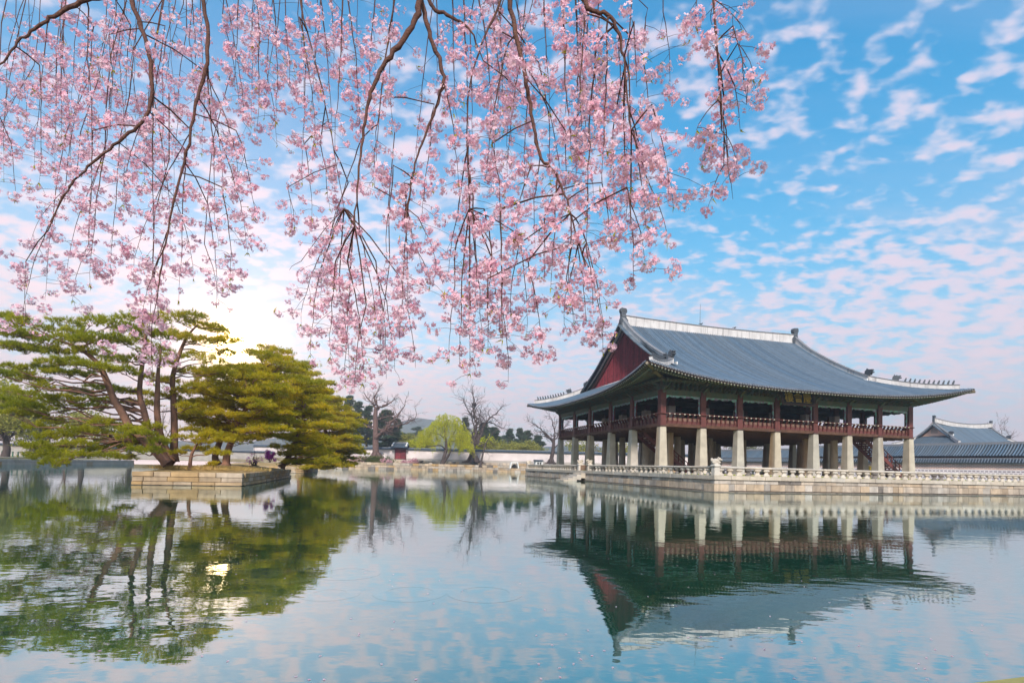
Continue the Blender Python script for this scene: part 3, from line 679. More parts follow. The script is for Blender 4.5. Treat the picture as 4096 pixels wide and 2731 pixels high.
# ================================================================== water, banks, ground
PNEAR, PFAR, PLEFT, PRIGHT = -45.32, 77.0, -77.0, 60.0
def water_mat(name='pond_water', body=(.006, .060, .030, 1), calm=1.0):
    m = bpy.data.materials.new(name); m.use_nodes = True; t = m.node_tree; n = t.nodes; l = t.links; n.clear()
    out = n.new('ShaderNodeOutputMaterial'); geo = n.new('ShaderNodeNewGeometry')
    def nz(scale, detail, sx=1, sy=1, rz=0):
        mp = n.new('ShaderNodeMapping'); mp.inputs['Scale'].default_value = (sx, sy, 1); mp.inputs['Rotation'].default_value = (0, 0, rz); l.new(geo.outputs['Position'], mp.inputs[0])
        q = n.new('ShaderNodeTexNoise'); q.inputs['Scale'].default_value = scale; q.inputs['Detail'].default_value = detail; q.inputs['Roughness'].default_value = .55; l.new(mp.outputs[0], q.inputs['Vector']); return q.outputs['Fac']
    def mt(op, a, b):
        q = n.new('ShaderNodeMath'); q.operation = op
        for i, v in enumerate((a, b)):
            if isinstance(v, (int, float)): q.inputs[i].default_value = v
            else: l.new(v, q.inputs[i])
        return q.outputs[0]
    w = mt('ADD', mt('MULTIPLY', nz(1.3, 2, 1, 1.6, .3), 1.0), mt('MULTIPLY', nz(5.5, 2, .8, 1.5, -.2), .22))
    patch = n.new('ShaderNodeMapRange'); patch.inputs[1].default_value = .40; patch.inputs[2].default_value = .70; patch.inputs[3].default_value = .35; patch.inputs[4].default_value = 1.3
    l.new(nz(.06, 3, 1, 1.8, .2), patch.inputs[0])
    bp = n.new('ShaderNodeBump'); bp.inputs['Distance'].default_value = .0055*calm; l.new(w, bp.inputs['Height']); l.new(patch.outputs[0], bp.inputs['Strength'])
    gl = n.new('ShaderNodeBsdfGlossy'); gl.inputs['Roughness'].default_value = .018; gl.inputs['Color'].default_value = (.92, .99, 1.0, 1); l.new(bp.outputs[0], gl.inputs['Normal'])
    df = n.new('ShaderNodeBsdfDiffuse'); df.inputs['Color'].default_value = body
    lw = n.new('ShaderNodeLayerWeight'); lw.inputs['Blend'].default_value = .5; l.new(bp.outputs[0], lw.inputs['Normal'])
    mr = n.new('ShaderNodeMapRange'); mr.inputs[1].default_value = .45; mr.inputs[2].default_value = 1.0; l.new(lw.outputs['Facing'], mr.inputs[0])
    fac = mt('ADD', mt('MULTIPLY', mt('POWER', mr.outputs[0], 1.4), .58), .35)
    mx = n.new('ShaderNodeMixShader'); l.new(fac, mx.inputs[0]); l.new(df.outputs[0], mx.inputs[1]); l.new(gl.outputs[0], mx.inputs[2]); l.new(mx.outputs[0], out.inputs[0])
    return m
def quadmesh(name, pts, z, mat, **k):
    return link(name, mesh_np(name, [(p[0], p[1], z) for p in pts], [(0, 1, 2, 3)], mats=(mat,)), **k)
quadmesh('water', [st(PLEFT-1, PNEAR-2), st(PRIGHT+30, PNEAR-2), st(PRIGHT+30, PFAR+1), st(PLEFT-1, PFAR+1)], 0.0, water_mat(), kind='structure')
dirt = M('bare_ground', (.30, .24, .17), (.20, .17, .11), .6, .95, .1, .4, 6)
grassy = M('dry_grass_ground', (.30, .26, .10), (.22, .20, .09), .35, .95, .1, .5, 8)
moss = M('moss', (.30, .27, .02), (.16, .13, .05), 14, .95, .1, .8, 60)
path_m = M('sandy_path', (.55, .48, .40), (.46, .40, .33), .5, .9, .1)
# the land round the pond: one sheet with the pond cut out, falling in a few steps
def ground():
    far = 560.0
    A = [st(PLEFT, PNEAR), st(PRIGHT+30, PNEAR), st(PRIGHT+30, PFAR), st(PLEFT, PFAR)]
    B = [st(PLEFT-far, PNEAR-far), st(PRIGHT+far, PNEAR-far), st(PRIGHT+far, PFAR+far), st(PLEFT-far, PFAR+far)]
    V = [(p[0], p[1], 1.0) for p in A]+[(p[0], p[1], 1.0) for p in B]
    V[0] = (*V[0][:2], .12); V[1] = (*V[1][:2], .12)
    link('ground', mesh_np('ground', V, [(0, 1, 5, 4), (1, 2, 6, 5), (2, 3, 7, 6), (3, 0, 4, 7)], mats=(grassy,)), kind='structure')
ground()
# mossy near bank at the viewer's feet
def near_bank():
    ns, nt_ = 60, 14; V = []
    for i in range(ns+1):
        for j in range(nt_+1):
            s = -45+60*i/ns; d = 4.5*(j/nt_)**1.4
            n0 = .10*math.sin(s*3.1)+.07*math.sin(s*7.3+1)+.05*math.sin(s*13.7)
            p = st(s, PNEAR+.05+n0*(1-j/nt_)-d); V.append((p[0], p[1], -.10+.28*(1-math.exp(-d*4))+.015*math.sin(s*17+d*9)+.02*math.sin(s*5+d*14)))
    F = [(i*(nt_+1)+j, (i+1)*(nt_+1)+j, (i+1)*(nt_+1)+j+1, i*(nt_+1)+j+1) for i in range(ns) for j in range(nt_)]
    link('near_bank', mesh_np('near_bank', V, F, mats=(moss,), smooth=True), kind='structure')
    A = Acc()                                             # blades and dead stalks on it
    for k in range(2600):
        s = RNG.uniform(-28, -18); d = RNG.uniform(-.03, 1.6); p = st(s, PNEAR+.02-d); a = RNG.uniform(0, 6.28); h = RNG.uniform(.02, .07); w = .006
        b = np.array([p[0], p[1], -.09+.28*(1-math.exp(-max(d, 0)*4))]); dx = np.array([math.cos(a), math.sin(a), 0])
        A.tri(np.array([b-dx*w, b+dx*w, b+dx*RNG.uniform(-.05, .05)+np.array([RNG.normal()*.02, RNG.normal()*.02, h])]), [(0, 1, 2)], 0 if k % 4 else 1)
    gm = M('moss_blade', (.34, .33, .03), (.20, .24, .03), 20, .9, .1, transl=(.4, 1.2)); dm = M('dead_stalk', (.36, .24, .14), (.26, .17, .10), 20, .9, .1)
    link('bank_grass', A.mesh('bank_grass', [gm, dm]), kind='stuff', label='short mossy grass and dead stalks on the near bank at the corner', category='grass')
near_bank()
# ------------------------------------------------------------------ stone bank walls
def bank_wall(label, p0, p1, z_top, courses, wmin, wmax, inward, pale=0):
    p0 = np.array(p0); p1 = np.array(p1); d = p1-p0; Lw = np.linalg.norm(d); an = math.atan2(d[1], d[0])
    w = thing('bank_wall', label, 'stone wall', (p0[0], p0[1], 0), an, 'pond bank walls')
    MB().box(0, Lw, .08*inward, .8*inward, -1, z_top-.03).obj('core', [joint], w) if inward > 0 else MB().box(0, Lw, -.8, -.08, -1, z_top-.03).obj('core', [joint], w)
    z = z_top
    for c, h in enumerate(courses):
        u = 0
        while u < Lw-.02:
            ww = min(rr.uniform(wmin, wmax), Lw-u)
            mm = capst_me if rr.random() < pale else (darkblk_me if rr.random() < .10 else (tan_me if rr.random() < .3 else blk_me))
            link('block', mm, w, (u+ww/2, inward*(.2-rr.uniform(0, .03)), z-h/2), None, (ww-.03, .5, h-.03)); u += ww
        z -= h
    return w
bank_wall('two-course pale stone bank along the far shore of the pond below the palace wall', st(-52, PFAR), st(26, PFAR), 1.03, (.50, .62), .7, 1.9, 1)
bank_wall('pale stone bank of the far left shore seen left of the pine islet', st(PLEFT, 12), st(PLEFT, PFAR), .84, (.40, .52), 1.0, 2.2, 1, .9)
# planted steps between the shore and the palace wall
def slab(name, poly, z0, z1, mat, **k):
    n = len(poly); V = [(p[0], p[1], z0) for p in poly]+[(p[0], p[1], z1) for p in poly]
    m = MB(); m.add(V, [tuple(range(n, 2*n))]+[(i, (i+1) % n, n+(i+1) % n, n+i) for i in range(n)]); return m.obj(name, [mat], **k)
WA, WB = np.array([-75., 149.5]), np.array([26., 141.0])   # the far palace wall in plan
wd = (WB-WA)/np.linalg.norm(WB-WA); wn = np.array([wd[1], -wd[0]])            # wn points at the viewer
slab('terrain', [st(-60, 80.5), st(40, 80.5), WB+wd*30+wn*2.6, WA+wn*2.6-wd*10], .9, 1.62, dirt, kind='structure')
slab('terrain', [WA+wn*2.7-wd*10, WB+wn*2.7+wd*30, WB+wd*30-wn*40, WA-wd*10-wn*40], .9, 2.35, dirt, kind='structure')
bank_wall('low stone step halfway up the far shore behind the trees', st(-50, 80.35), st(20, 80.35), 1.66, (.62,), .8, 2.0, 1)
bank_wall('upper stone footing right below the far palace wall', WA+wn*2.85+wd*20, WB+wn*2.85+wd*4, 2.42, (.72,), .8, 1.8, 1)
# ------------------------------------------------------------------ palace walls
def brick_mat(name, brick, mortar, scale, bw, rh, msize, low=None):
    m = bpy.data.materials.new(name); m.use_nodes = True; t = m.node_tree; n = t.nodes; l = t.links; b = n['Principled BSDF']; b.inputs['Roughness'].default_value = .85
    tc_ = n.new('ShaderNodeTexCoord'); sp = n.new('ShaderNodeSeparateXYZ'); l.new(tc_.outputs['Object'], sp.inputs[0]); cb = n.new('ShaderNodeCombineXYZ'); l.new(sp.outputs[0], cb.inputs[0]); l.new(sp.outputs[2], cb.inputs[1])
    br = n.new('ShaderNodeTexBrick'); l.new(cb.outputs[0], br.inputs[0])
    br.inputs['Color1'].default_value = (*brick, 1); br.inputs['Color2'].default_value = (*[x*.8 for x in brick], 1); br.inputs['Mortar'].default_value = (*mortar, 1)
    br.inputs['Scale'].default_value = scale; br.inputs['Mortar Size'].default_value = msize; br.inputs['Brick Width'].default_value = bw; br.inputs['Row Height'].default_value = rh; br.inputs['Mortar Smooth'].default_value = .1
    no = n.new('ShaderNodeTexNoise'); no.inputs['Scale'].default_value = .35; no.inputs['Detail'].default_value = 5; l.new(tc_.outputs['Object'], no.inputs[0])
    mx = n.new('ShaderNodeMix'); mx.data_type = 'RGBA'; mx.blend_type = 'MULTIPLY'; mx.inputs[0].default_value = .6; l.new(br.outputs[0], mx.inputs[6])
    rp = n.new('ShaderNodeMapRange'); rp.inputs[1].default_value = .3; rp.inputs[2].default_value = .7; rp.inputs[3].default_value = .7; rp.inputs[4].default_value = 1.15; l.new(no.outputs[0], rp.inputs[0]); l.new(rp.outputs[0], mx.inputs[7])
    l.new(mx.outputs[2], b.inputs['Base Color']); return m
wall_pale = brick_mat('pale_wall', (.46, .37, .39), (.78, .68, .66), 1, .62, .31, .10)
wall_low = brick_mat('wall_footing', (.46, .41, .38), (.34, .30, .28), 1, .9, .36, .03)
wall_brick = brick_mat('orange_brick', (.72, .36, .26), (.90, .74, .66), 1, .55, .24, .045)
wall_grey = brick_mat('grey_brick', (.42, .32, .35), (.88, .78, .76), 1, .60, .42, .10)
def tiled_coping(w, Lw, z, half, rise, gap, r=.07, rows=True):
    m = MB(); m.prism([(-half, z), (half, z), (half*.25, z+rise), (-half*.25, z+rise)], 0, Lw, 'x'); m.obj('coping_bed', [tile_bed], w)
    m = MB(); m.prism([(-.16, z+rise-.05), (.16, z+rise-.05), (.12, z+rise+.16), (-.12, z+rise+.16)], 0, Lw, 'x'); m.obj('coping_ridge', [ridgecap], w)
    A = Acc()
    for u in np.arange(gap/2, Lw, gap):
        for sg_ in (-1,):
            V, F = half_tube(np.array([(u, sg_*(half+.06), z+.02), (u, sg_*half*.25, z+rise+.02)]), r, 4); A.quad(V, F)
    if rows: link('coping_tiles', A.mesh('coping_tiles', tile), w, kind='stuff')
def palace_wall(name, label, a, b, bands, z_cop, half, rise, gap, group=None):
    a = np.array(a); b = np.array(b); d = b-a; Lw = float(np.linalg.norm(d)); an = math.atan2(d[1], d[0])
    w = thing(name, label, 'wall', (a[0], a[1], 0), an, group)
    for nm, z0, z1, mt_, dep in bands: MB().box(0, Lw, -dep, dep, z0, z1).obj(nm, [mt_], w)
    tiled_coping(w, Lw, z_cop, half, rise, gap); return w
palace_wall('palace_wall', 'long pale patterned palace wall with dark tile coping across the far shore', WA, WB+wd*22, [('footing', 2.2, 3.05, wall_low, .36), ('patterned_face', 3.05, 5.15, wall_pale, .32), ('upper_band', 5.15, 5.42, plaster_c, .36)], 5.42, .75, .5, .36)
RA, RB = np.array([53.0, 148.0]), np.array([97.5, 74.0])
palace_wall('palace_wall', 'grey and orange brick palace wall with blue tile coping behind the terrace on the right', RA, RB, [('grey_brick_face', .9, 3.05, wall_grey, .36), ('orange_brick_face', 3.05, 4.05, wall_brick, .33), ('upper_band', 4.05, 4.25, plaster_c, .38)], 4.25, .95, .75, .42)
palace_wall('palace_wall', 'low white wall far behind the left shore trees', (-150, 118), (-66, 150), [('face', .9, 3.6, wall_low, .3)], 3.6, .6, .4, .5)
# ------------------------------------------------------------------ red gate in the far wall
gp = WA+wd*float(np.dot(at(1605, 1800, 146)[:2]-WA, wd)); gz = 2.72
gt = thing('wall_gate', 'small red double door with tiled roof set in the far palace wall', 'gate', (gp[0]+wn[0]*.5, gp[1]+wn[1]*.5, gz), math.atan2(wd[1], wd[0]))
for x in (-1.4, 0.02): MB().box(x, x+1.38, -.06, .06, 0.15, 2.75).obj('door_leaf', [redplank], gt)
for x in (-1.66, 1.40): MB().box(x, x+.26, -.16, .12, 0, 3.0).obj('door_post', [redwood], gt)
MB().box(-1.75, 1.75, -.2, .12, 2.78, 3.15).obj('door_lintel', [redwood], gt); MB().box(-1.75, 1.75, -.22, .12, -.12, .14).obj('door_sill', [redwood], gt)
for z in (1.2, 2.0): MB().box(-1.38, 1.38, -.10, -.062, z, z+.12).obj('door_rail', [redwood], gt)
gr = link('roof', None, gt, (-2.05, -1.3, 3.1))
V = [];
for t_, z_ in ((-.55, -.05), (.2, .35), (.9, .95), (1.3, 1.3)):
    V += [(-.25+.1*t_, t_, z_+.12), (4.35-.1*t_, t_, z_+.12)]
for t_, z_ in ((2.0, .7), (3.1, -.05)): V += [(-.25, t_, z_), (4.35, t_, z_)]
link('tile_bed', mesh_np('tile_bed', V, [(2*i, 2*i+1, 2*i+3, 2*i+2) for i in range(5)], mats=(tile_bed,)), gr)
for k in range(15):
    u = -.2+4.5*k/14; V_, F_ = half_tube(np.array([(u, -.6, .10), (u, .2, .50), (u, .9, 1.1), (u, 1.3, 1.45)]), .10, 5); link('tile_row', mesh_np('tile_row', V_, F_, mats=(tile,)), gr)
MB().prism([(1.1, 1.35), (1.5, 1.35), (1.42, 1.85), (1.18, 1.85)], .1, 4.0, 'x').obj('ridge', [ridgecap], gr)
for x, sg_ in ((.15, 1), (3.95, -1)):
    MB().tube([(x, 1.2, 1.6), (x-.1*sg_, .4, 1.0), (x-.25*sg_, -.2, .62)], [.16, .15, .12], 6).obj('descending_ridge', [plaster_c], gr); MB().box(x-.14, x+.14, -.3, 0, .62, .9).obj('ridge_end', [plaster_c], gr)
gs_ = thing('stone_steps', 'small flight of dark stone steps below the red gate', 'steps', (gp[0]+wn[0]*2.0, gp[1]+wn[1]*2.0, 1.6), math.atan2(wd[1], wd[0]))
for k in range(4): MB().box(-1.3, 1.3, -1.75+.34*k, -1.38+.34*k, 0, .18*(k+1)).obj('step', [granite], gs_)
MB().box(-1.55, 1.55, -.2, .9, 0, 1.05).obj('landing', [granite_pale], gs_)
# ------------------------------------------------------------------ small things on the far shore
lamp_w = M('white_paint', (.8, .78, .76), None, 4, .6, .3)
lh = thing('lamp_house', 'tiny white box with dark roof and two windows on the far shore', 'lamp', (*at(2153, 1862, 124)[:2], 1.65), ANG)
MB().box(-.9, .9, -.6, .6, 0, 1.25).obj('body', [lamp_w], lh); MB().prism([(-.85, 1.25), (.85, 1.25), (.1, 1.62), (-.1, 1.62)], -1.15, 1.15, 'x').obj('roof', [bronze], lh)
for x in (-.45, .15): MB().box(x, x+.42, -.63, -.602, .25, 1.0).obj('window', [blackp], lh)
fl = thing('floodlight', 'dark floodlight under a white hood on the far bank beside the terrace', 'lamp', (*at(2056, 1872, 132)[:2], 1.03), ANG)
m = MB(); m.prism([(-1.25, 0), (-.95, 0), (-.72, 1.35), (.72, 1.35), (.95, 0), (1.25, 0), (.95, 1.62), (-.95, 1.62)], -.5, .5, 'y'); m.obj('hood', [lamp_w], fl)
m = MB(); m.lathe([(.2, -.3), (.45, -.25), (.5, .2), (.42, .22)], n=12); o = m.obj('lamp_head', [blackp], fl, loc=(0, -.1, .62), rot=(math.pi/2, 0, 0))
for (px, lab) in ((1722, 'stone lantern stub jutting from the far bank left of the willow'),):
    p = at(px, 1870, 129); sl = thing('stone_lantern', lab, 'lantern', (p[0], p[1], .62), ANG)
    m = MB(); m.lathe([(.5, 0), (.62, .12), (.62, .25), (.35, .3), (.3, .7), (.6, .78), (.66, .95), (.3, 1.2), (.12, 1.3)], n=8); m.obj('body', [granite], sl)
bench_px = ((1815, 1846, 'low stone bench on the far shore right of the willow trunk'), (1690, 1846, 'round stone basin on the far shore left of the willow'))
p = at(1797, 1846, 137); bn = thing('stone_bench', bench_px[0][2], 'bench', (p[0], p[1], 1.62), ANG)
MB().box(-.9, .9, -.3, .3, .42, .6).obj('seat', [granite_pale], bn)
for x in (-.6, .6): MB().box(x-.15, x+.15, -.25, .25, 0, .42).obj('leg', [granite_dark], bn)
p = at(1680, 1838, 141); bs = thing('stone_basin', bench_px[1][2], 'basin', (p[0], p[1], 1.62), ANG)
m = MB(); m.lathe([(.35, 0), (.4, .3), (.95, .6), (1.0, .95), (.85, .97), (.8, .8)], n=14); m.obj('bowl', [granite_dark], bs)
# ------------------------------------------------------------------ the hall and gallery behind the right wall
hp0 = at(3735, 1690, 116); hp1 = at(3965, 1712, 124); hd = hp1[:2]-hp0[:2]; hang = math.atan2(hd[1], hd[0]); rl = float(np.linalg.norm(hd))
HT, HG = 11.0, 2.2; HL = rl+2*HG; ho = hp0[:2]-np.array([math.cos(hang), math.sin(hang)])*HG-np.array([-math.sin(hang), math.cos(hang)])*HT/2
hall = thing('palace_hall', 'palace hall with blue-grey hip-and-gable roof and brick gable behind the right wall', 'building', (ho[0], ho[1], 0), hang)
MB().box(0, HL, 0, HT, 1, 8.4).obj('walls', [redwood], hall)
hroof = link('roof', None, hall)
HR = hip_gable_roof(hroof, HL, HT, 2.0, 2.3, 7.75, 1.0, 5.6, HG, .40, r=.10, ridge_h=.8, ridge_w=.5, sag=.75, simple=True)
zb = HR['zsd'](HG+.75, HT/2)
MB().prism([(HG+.6, zb-.2), (HT/2, HR['zr']-.45), (HT-HG-.6, zb-.2)], HG+.22, HG+.40, 'x').obj('brick_gable', [M('gable_brick', (.80, .48, .37), (.70, .42, .32), 6, .85, .15, .4, 30)], hroof)
em = MB(); gx = HG+.20
em.box(gx-.02, gx, HT/2-.62, HT/2-.54, zb+.5, zb+1.8); em.box(gx-.02, gx, HT/2+.54, HT/2+.62, zb+.5, zb+1.8); em.box(gx-.02, gx, HT/2-.62, HT/2+.62, zb+.42, zb+.5); em.box(gx-.02, gx, HT/2-.62, HT/2+.62, zb+1.8, zb+1.88)
for q in (-.36, -.12, .12, .36): em.box(gx-.02, gx, HT/2+q-.04, HT/2+q+.04, zb+.6, zb+1.7)
for q in (.75, 1.1, 1.45): em.box(gx-.03, gx-.005, HT/2-.5, HT/2+.5, zb+q-.035, zb+q+.035)
em.obj('gable_emblem', [granite_dark], hroof)
MB().box(HG+.5, HG+.8, HG-.2, HT-HG+.2, zb-.3, zb+.18).obj('plaster_fillet', [plaster_c], hroof)
for back in (0, 1):
    for k in range(20):
        t = HG+.1+(HT/2-HG-.2)*k/19; y = t if not back else HT-t; z = HR['zf'](HG, t)
        MB().tube([(HG-.55, y, z-.08), (HG+.1, y, z)], .12, 6).obj('verge_tile', [tile], hroof)
    V = []
    for k in range(10):
        t = HG+.1+(HT/2-HG)*k/9; z = HR['zf'](HG, t); y = t if not back else HT-t; V += [(HG+.15, y, z-.1), (HG+.15, y, z-.42)]
    link('barge_board', mesh_np('barge_board', V, [(2*i, 2*i+1, 2*i+3, 2*i+2) for i in range(9)], mats=(redwood,)), hroof)
for x, sg_ in ((HG+.2, -1), (HL-HG-.2, 1)): m = MB(); m.prism([(p*sg_*.62+x, q*.62+HR['zr']+.75) for p, q in fin], HT/2-.22, HT/2+.22, 'y'); m.obj('ridge_finial', [bronze], hroof)
for x, y in ((HG+.1, HG), (HL-HG-.1, HG)):
    m = MB(); m.prism([(-.35, 0), (.30, 0), (.62, .26), (.30, .40), (.56, .6), (.05, .74), (-.36, .60)], -.18, .18, 'y'); m.obj('dragon_head', [bronze], hroof, loc=(x, y, HR['zf'](HG, HG)+.5), rot=-math.pi/2)
gdir = (RB-RA)/np.linalg.norm(RB-RA); gnor = np.array([-gdir[1], gdir[0]])            # away from the viewer
if gnor[0] < 0: gnor = -gnor
def gallery(label, a, b, dist, depth, z_e, z_r, gap, group):
    a = np.array(a)+gnor*dist; b = np.array(b)+gnor*dist; d = b-a; Lw = float(np.linalg.norm(d)); an = math.atan2(d[1], d[0])
    g = thing('palace_gallery', label, 'building', (a[0], a[1], 0), an, group)
    sgn = 1 if np.dot(np.array([-math.sin(an), math.cos(an)]), gnor) > 0 else -1
    MB().box(.8, Lw-.8, min(sgn*1.0, sgn*(depth-1)), max(sgn*1.0, sgn*(depth-1)), .9, z_e+.3).obj('walls', [redwood], g)
    prof = [(0, z_e), (depth*.17, z_e+(z_r-z_e)*.27), (depth*.34, z_e+(z_r-z_e)*.6), (depth*.5, z_r)]
    V = []
    for y, z in prof+[(depth, z_e)]: V += [(0, y*sgn, z), (Lw, y*sgn, z)]
    r_ = link('roof', None, g)
    link('tile_bed', mesh_np('tile_bed', V, [(2*i, 2*i+1, 2*i+3, 2*i+2) for i in range(4)], mats=(tile_bed,)), r_)
    for u in np.arange(.2, Lw, gap):
        P = np.array([(u, y*sgn, z+.06) for y, z in prof]); V_, F_ = half_tube(P, .12, 5); link('tile_row', mesh_np('tile_row', V_, F_, mats=(tile,), smooth=True), r_)
    MB().prism([(sgn*depth*.5-.25, z_r-.05), (sgn*depth*.5+.25, z_r-.05), (sgn*depth*.5+.2, z_r+.42), (sgn*depth*.5-.2, z_r+.42)], 0, Lw, 'x').obj('ridge', [ridgecap], r_)
    A = Acc()
    for u in np.arange(.3, Lw, .5): A.tube([(u, sgn*.1, z_e-.14), (u, sgn*1.4, z_e+.25)], [.09, .09], 5)
    link('rafters', A.mesh('rafters', redwood), r_, kind='stuff')
    return g
gallery('long palace gallery with a blue tiled roof right behind the brick wall', RA+gdir*30, RB+gdir*2, 3.4, 7.5, 5.6, 8.0, .45, None)
gallery('lower tiled gallery roof seen between the pavilion columns', RA+gdir*2, RA+gdir*27, 4.0, 7.0, 5.3, 7.5, .5, None)
# small hipped gate roof in front of the gallery
# ------------------------------------------------------------------ pine islets
def islet(label, p0, width, length, ztop, group='walled pine islets'):
    i_ = thing('stone_islet', label, 'islet', (p0[0], p0[1], 0), ANG, group)
    wdt, ln = width, length
    def crs(z0, z1, out, wmin, wmax, me):
        for side in range(2):
            u = 0; Ls = wdt if side == 0 else ln
            while u < Ls-.01:
                w = min(rr.uniform(wmin, wmax), Ls-u)
                if Ls-u-w < .3: w = Ls-u
                oo = out+rr.uniform(-.02, .02)
                if side == 0: loc = (-u-w/2, .2-oo, (z0+z1)/2); sc = (w-.025, .5, z1-z0-.02)
                else: loc = (-.2+oo, u+w/2+(.31 if u == 0 else .3), (z0+z1)/2); sc = (.5, w-.025, z1-z0-.02)
                link('block', me, i_, loc, None, sc); u += w
    h = ztop
    crs(h-.27, h, .03, .8, 1.5, tan_me); crs(h-.53, h-.27, .0, .7, 1.6, tan_me); crs(.02, h-.53, .06, .9, 1.7, tan_me); crs(-.3, .02, .10, .9, 1.8, base_me)
    MB().box(-wdt, -.1, .1, ln+.3, -1, ztop-.05).obj('core', [joint], i_)
    n = 16; V = []; F = []                                    # mounded earth
    for a in range(n+1):
        for b in range(n+1):
            x, y = -wdt*a/n, ln*b/n; e = min(a, n-a, b, n-b)/(n/2); V.append((x-.0, y+.1, ztop-.04+.38*min(1, e*1.5)+.04*math.sin(x*3)*math.sin(y*2.1)))
    F = [(a*(n+1)+b, a*(n+1)+b+1, (a+1)*(n+1)+b+1, (a+1)*(n+1)+b) for a in range(n) for b in range(n)]
    mb = MB(); mb.add(V, F); mb.obj('earth_mound', [M('dry_earth', (.40, .26, .13), (.30, .21, .09), 1.2, .95, .1, .6, 10)], i_, smooth=True); return i_
IA = np.array([-15.3, 29.3]); IB = np.array([-25.9, 64.4])
islet('nearer pine islet walled with three courses of tan stone, front corner toward the viewer', IA, 5.42, 18.0, .74)
islet('farther stone-walled pine islet half hidden behind the nearer one', IB, 12.0, 16.0, .80)
# ------------------------------------------------------------------ planter rings just at the water surface
ringm = water_mat('sunken_ring', (.035, .085, .055, 1), 1.0)
RINGS = [(780, 2268, 165, 'leftmost of the upper row, dark in the pine reflection'), (1085, 2262, 150, 'in the upper row, touching the one beside it'), (960, 2300, 125, 'in the middle row under the upper pair'), (1140, 2304, 125, 'in the middle row, right of its neighbour'),
         (490, 2412, 165, 'lower row, third from the left edge'), (925, 2400, 130, 'lower row, below the middle pair'), (170, 2425, 120, 'at the far left of the lower row'), (1320, 2372, 95, 'first of the pale ones in the sky reflection'), (1640, 2368, 125, 'large pale one near the middle of the sky reflection'), (1390, 2290, 115, 'small pale one in the upper row'), (1940, 2370, 130, 'rightmost pale one near the pavilion reflection')]
for kr, (px, py, wpx, lab) in enumerate(RINGS):
    d_ = ray(px, py); k_ = -CAMH/d_[2]; p = np.array([0, 0, CAMH])+d_*k_; r_ = wpx/FPX*p[1]*.95
    nn = 48; V = []
    for k in range(nn):
        a = 2*math.pi*k/nn
        for q in (-.08, .08): V.append(((r_+q)*math.cos(a), (r_+q)*math.sin(a), .0002+.00006*kr))
    link('planter_ring', mesh_np('planter_ring', V, [(2*k, 2*k+1, 2*((k+1) % nn)+1, 2*((k+1) % nn)) for k in range(nn)], mats=(ringm,)), loc=(p[0], p[1], 0), label='sunken planter ring, '+lab, category='planter ring', group='planter rings in the pond')
# ------------------------------------------------------------------ hills
def hill(label_pts, dist, base, mat, seed, amp):
    r_ = np.random.default_rng(seed); n = 120; xs = np.linspace(-.85, .95, n)*dist
    prof = np.interp(xs/dist, [p[0] for p in label_pts], [p[1] for p in label_pts])*dist
    prof = prof+sum(amp*np.sin(xs/dist*f+r_.uniform(0, 6))/f*20 for f in (11, 23, 47, 91, 170))
    V = []; K = 10
    for i in range(n):
        for k in range(K+1):
            f = k/K; V.append((xs[i]*(1+.25*f), dist*(1+.35*f)+r_.normal()*2, base+max(2, prof[i])*math.sin(f*math.pi/2*1.0)**1.2+(r_.normal()*amp*.5 if 0 < f else 0)))
    F = [(i*(K+1)+k, (i+1)*(K+1)+k, (i+1)*(K+1)+k+1, i*(K+1)+k+1) for i in range(n-1) for k in range(K)]
    link('hill', mesh_np('hill', V, F, mats=(mat,), smooth=True), kind='structure')
hillm = M('wooded_hill_hazed', (.12, .15, .15), (.17, .18, .17), .02, .95, .05, .6, .05)  # lightened and bluish: haze of distance put into the hill's colour
hill([(-1, .05), (-.55, .05), (-.45, .07), (-.3, .085), (-.2, .125), (-.13, .118), (-.05, .085), (.05, .055), (.12, .06), (.3, .045), (1, .03)], 540, 0, hillm, 4, .8)
# ================================================================== trees
K2 = 4096/2352                                            # traced coordinates below are in pixels of a 2352 px wide view
def a2(x, y, d): return at(x*K2, y*K2, d)
bark_pine = M('pine_bark', (.26, .13, .085), (.14, .08, .06), 3, .9, .15, .8, 14)
bark_dark = M('dark_bark', (.10, .075, .07), (.06, .045, .045), 2, .9, .15, .6, 8)
bark_red = M('brown_bark', (.17, .10, .085), (.10, .065, .06), 2, .9, .15, .6, 8)
needle_glow = M('pine_needles_glow_tinted', (.58, .44, .022), (.27, .26, .015), .6, .6, .25, transl=(.5, 1.6))  # golden glow of the low sun is put into the needle colour
needle_green = M('pine_needles', (.42, .38, .02), (.20, .22, .015), .6, .6, .25, transl=(.48, 1.5))
needle_far = M('far_pine_needles', (.085, .125, .065), (.05, .085, .05), .3, .75, .15, transl=(.25, 1.2))
willow_leaf = M('willow_leaves', (.62, .58, .02), (.44, .47, .02), .8, .7, .2, transl=(.45, 1.2))
fresh_leaf = M('fresh_leaves', (.38, .35, .07), (.27, .27, .06), .6, .8, .15, transl=(.35, 1.2))
shrub_leaf = M('shrub_leaves', (.15, .17, .04), (.10, .12, .04), 2, .8, .15, transl=(.3, 1.2))
pink_bloom = M('pink_bloom', (.75, .45, .48), (.6, .36, .40), 3, .8, .15, transl=(.3, 1.1))
azalea_m = M('azalea_bloom', (.80, .22, .74), (.70, .18, .66), 5, .7, .2, transl=(.4, 1.2))
straw = M('dry_straw', (.55, .38, .15), (.42, .28, .10), 5, .9, .1, transl=(.3, 1.2))
